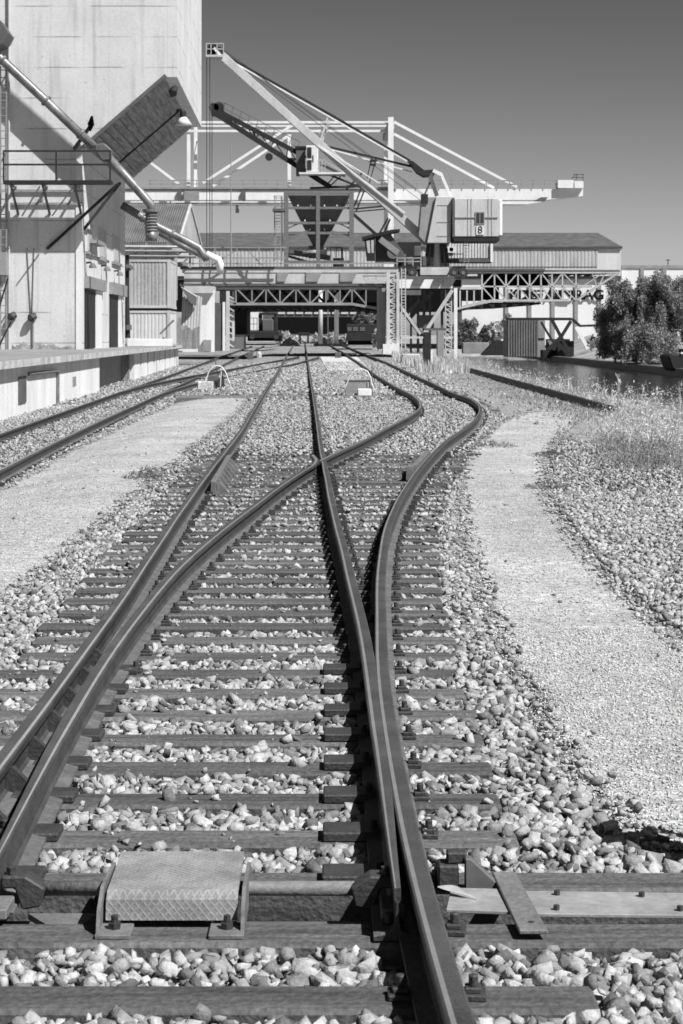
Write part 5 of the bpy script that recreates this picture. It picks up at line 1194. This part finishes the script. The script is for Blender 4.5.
for px, py, hp_, wp_, m, lab in ((470, 343, 24, 28, m_leafb, 'rounded grey bush above the low skip container'), (487, 343, 18, 14, m_leafb, 'small round bush right of the grey bush on the canal end'), (497, 338, 16, 22, m_leafw, 'pale bright scrub on the slope left of the tall shed'), (452, 345, 22, 16, m_leaf, 'dark bush partly behind the portal leg'), (508, 325, 12, 10, m_leafw, 'pale scrub tuft at the shed corner')):
    tree(lab, px, py, 275, hp_, wp_, 1500, m, 'bush', 'bush', .16)
for px, py, hp_, wp_, m, lab, Y in ((284, 344, 12, 22, m_leafw, 'pale scrub right of the small locomotive', 250), (296, 344, 8, 16, m_leafw, 'pale scrub left of the buffer stop', 262), (318, 344, 11, 14, m_leafw, 'pale scrub right of the buffer stop', 262), (332, 344, 12, 12, m_leafw, 'pale scrub before the thin pipe column', 256), (346, 345, 10, 12, m_leafw, 'pale scrub at the left end of the wagon', 250), (378, 346, 18, 12, m_leafw, 'pale bush beside the wagon under the bridge', 190), (364, 322, 8, 26, m_leafb, 'flat pale branch above the wagon roof', 215)):
    tree(lab, px, py, Y, hp_, wp_, 700, m, 'bush', 'bush', .12)
def blades(name, pos, hts, m, wd=.012, lean=.35, parent=None):
    n = len(pos); a = rng.random(n)*6.283; la = rng.random(n)*6.283; ln = hts*lean*rng.random(n)
    ux = np.stack([np.cos(a), np.sin(a), np.zeros(n)], 1)*wd*(.6+.8*rng.random(n))[:, None]
    tip = pos+np.stack([np.cos(la)*ln, np.sin(la)*ln, hts], 1); mid = pos+np.stack([np.cos(la)*ln*.35, np.sin(la)*ln*.35, hts*.55], 1)
    v = np.stack([pos-ux, pos+ux, mid-ux*.8, mid+ux*.8, tip], 1).reshape(-1, 3); i = np.arange(n)*5
    f = np.concatenate([np.stack([i, i+1, i+3], 1), np.stack([i, i+3, i+2], 1), np.stack([i+2, i+3, i+4], 1)])
    return np_obj(name, v, f, m, parent)
def patch(n, fn):
    P_ = []; H_ = []
    while len(P_) < n:
        r_ = fn()
        if r_: P_.append((r_[0], r_[1], ground_z(min(r_[0], XQ), r_[1])-.02)); H_.append(r_[2])
    return np.array(P_), np.array(H_)
def seed_heads(p_, h_, m, frac=.5, per=4, size=.016):
    k = np.where(rng.random(len(p_)) < frac)[0]; q = np.repeat(p_[k], per, 0); hh = np.repeat(h_[k], per); n = len(q)
    q = q+np.stack([rng.normal(size=n)*.07, rng.normal(size=n)*.07, hh*(.25+.85*rng.random(n))], 1)
    R = rot_mats(n); s = size*(.5+rng.random(n)); b4 = np.array([[-1, -.4, 0], [1, -.4, 0], [1, .4, 0], [-1, .4, 0]])
    v = np.einsum('nij,vj->nvi', R, b4)*s[:, None, None]+q[:, None, :]
    tag(np_obj('dry_grass', v.reshape(-1, 3), np.arange(4*n).reshape(n, 4), m), kind='stuff')
def f1():                                       # tall dry grass strip between kerb and water
    Y = 36+random.random()**1.4*108; x = random.uniform(6.92, 7.5); return x, Y, (.08+.3*random.random()**1.8)*(1.8 if random.random() < .05 else 1)
p_, h_ = patch(16000, f1); tag(blades('dry_grass', p_, h_, m_grass, .009, 1.3), kind='stuff'); seed_heads(p_, h_, m_grass, .6, 3, .022)
def f2():                                       # clump on the right
    px = random.gauss(662, 34); py = random.gauss(440, 17)
    if px < 560 or px > 760 or py < 402 or py > 485: return None
    if py > 452+.35*(px-650)+random.gauss(0, 7): return None
    w = W(px, py, -.22); return (w.x, w.y, (.06+.30*random.random()**2.0)*(1-.35*(py-410)/60)) if w.x < 8.5 else None
p_, h_ = patch(15000, f2); tag(blades('dry_grass', p_, h_, m_grass, .005, 1.7), kind='stuff'); seed_heads(p_, h_, m_grass, .6, 4, .013)
def f2c():
    px = random.gauss(655, 34); py = random.uniform(405, 455)
    if px < 595 or px > 740: return None
    w = W(px, py, -.22); return (w.x, w.y, random.uniform(.3, .75)) if w.x < 8.3 else None
p_, h_ = patch(140, f2c); tag(blades('dry_grass', p_, h_, m_grass, .009, .5), kind='stuff'); seed_heads(p_, h_, m_grass, 1.0, 26, .016)
def f1c():
    Y = 44+random.random()*90; return random.uniform(6.95, 7.4), Y, random.uniform(.3, .8)
p_, h_ = patch(220, f1c); tag(blades('dry_grass', p_, h_, m_grass, .014, .5), kind='stuff'); seed_heads(p_, h_, m_grass, 1.0, 14, .026)
def f2b():
    px = random.gauss(652, 26); py = random.gauss(452, 9)
    if px < 570 or px > 760 or py > 490 or random.random() < .35: return None
    w = W(px, py, -.22); return w.x, w.y, random.uniform(.05, .26)
p_, h_ = patch(5500, f2b); tag(blades('green_grass', p_, h_, m_grassg, .006, 1.7), kind='stuff'); seed_heads(p_, h_, m_grassg, .6, 3, .013)
def f3():
    px = random.uniform(392, 470); py = random.uniform(347, 372); w = W(px, py, -.2); return (w.x, w.y, random.uniform(.15, .7)) if (w.x > 3.6+.0*w.y and w.x < 7.4 and random.random() < .8 and abs(px-(395+(py-347)*2.6)) < 40) else None
p_, h_ = patch(5000, f3); tag(blades('dry_grass', p_, h_, m_grass, .03), kind='stuff')
def stalk(lab, px, py, h, n=30, m=m_grass):
    w = W(px, py, -.22); base = Vector((w.x, w.y, ground_z(min(w.x, XQ), w.y))); t = thing('weed_plant', lab, 'plant', base)
    b = MB().tube([base, base+Vector((.02, 0, h*.5)), base+Vector((.0, 0, h))], [.014, .012, .005], 5); b.build('stem', m, t)
    pos = np.array([base[:]]*n)+np.stack([rng.normal(size=n)*.03, rng.normal(size=n)*.03, np.concatenate([rng.random(n//2)*.12, h*(.3+.65*rng.random(n-n//2))])], 1)
    hts = np.concatenate([.25+.15*rng.random(n//2), .07+.06*rng.random(n-n//2)])
    blades('leaves', pos, hts, m, .022, 1.1, t); return t
stalk('tall pale mullein stalk standing at the end of the kerb beam', 618, 412, 1.0, 60)
stalk('pale dry stalk leaning at the right edge above the grass', 679, 415, .85, 30)
stalk('thin dry stalk rising left of the tall mullein', 605, 408, .55, 24)
stalk('dry stalk in the grass strip close to the kerb middle', 560, 392, .6, 24)
def tuft(lab, px, py, r, n, h, z=-.24, m=m_grassg):
    w = W(px, py, z); an = rng.random(n)*6.283; rr = r*rng.random(n)
    pos = np.stack([w.x+rr*np.cos(an), w.y+rr*np.sin(an)*1.3, np.full(n, ground_z(w.x, w.y)-.01)], 1)
    o = leaves('weed_tuft', pos+np.stack([np.zeros(n), np.zeros(n), h*rng.random(n)**1.5*(1-rr/r*.7)], 1), np.full(n, .02), n*3, .007 if w.y < 12 else .014, m); tag(o, lab, 'weed'); return o
tuft('green weed tuft growing on the edge of the left pale gravel strip', 148, 484, .35, 420, .2, -.3)
tuft('low weed patch on the right gravel strip nearest the dirt quay', 553, 458, .4, 380, .12)
tuft('low weed patch on the right gravel strip beside the coarse stones', 548, 490, .38, 380, .12)
tuft('small weed in the coarse stones right of the gravel strip', 612, 490, .35, 260, .1)
tuft('weed patch in the ballast left of the right gravel strip', 492, 450, .5, 380, .12)
tuft('small weed growing from the dark gap behind the checker plate rod', 345, 918, .055, 60, .12)
tuft('faint weed beside the curved rail near the sleeper ends', 505, 675, .12, 160, .07)
tuft('small weed between stock rail and open switch blade', 47, 735, .07, 110, .10)
tuft('small weed on the ballast inside the open switch blade', 98, 728, .08, 110, .09)
tuft('small dark weed in the ballast before the fourth sleeper', 245, 764, .09, 110, .05)

P_ = []; S_ = []
while len(P_) < 3000:
    Y = 36+random.random()*100; x = random.uniform(2.5, 6.7)
    if in_dirt(x, Y): P_.append((x, Y, ground_z(x, Y)+.012)); S_.append(.012+.05*random.random()**4)
scatter('path_gravel', np.array(P_), np.array(S_), lo_st, m_stone)
def f4():
    px = random.uniform(450, 640); py = 362+(px-440)*.29+random.gauss(6, 7); w = W(px, py, -.22)
    return (w.x, w.y, random.uniform(.03, .14)) if 4.6 < w.x < 6.7 and w.y > 36 else None
p_, h_ = patch(3500, f4); tag(blades('dry_grass', p_, h_, m_grassg, .012, 1.4), kind='stuff')
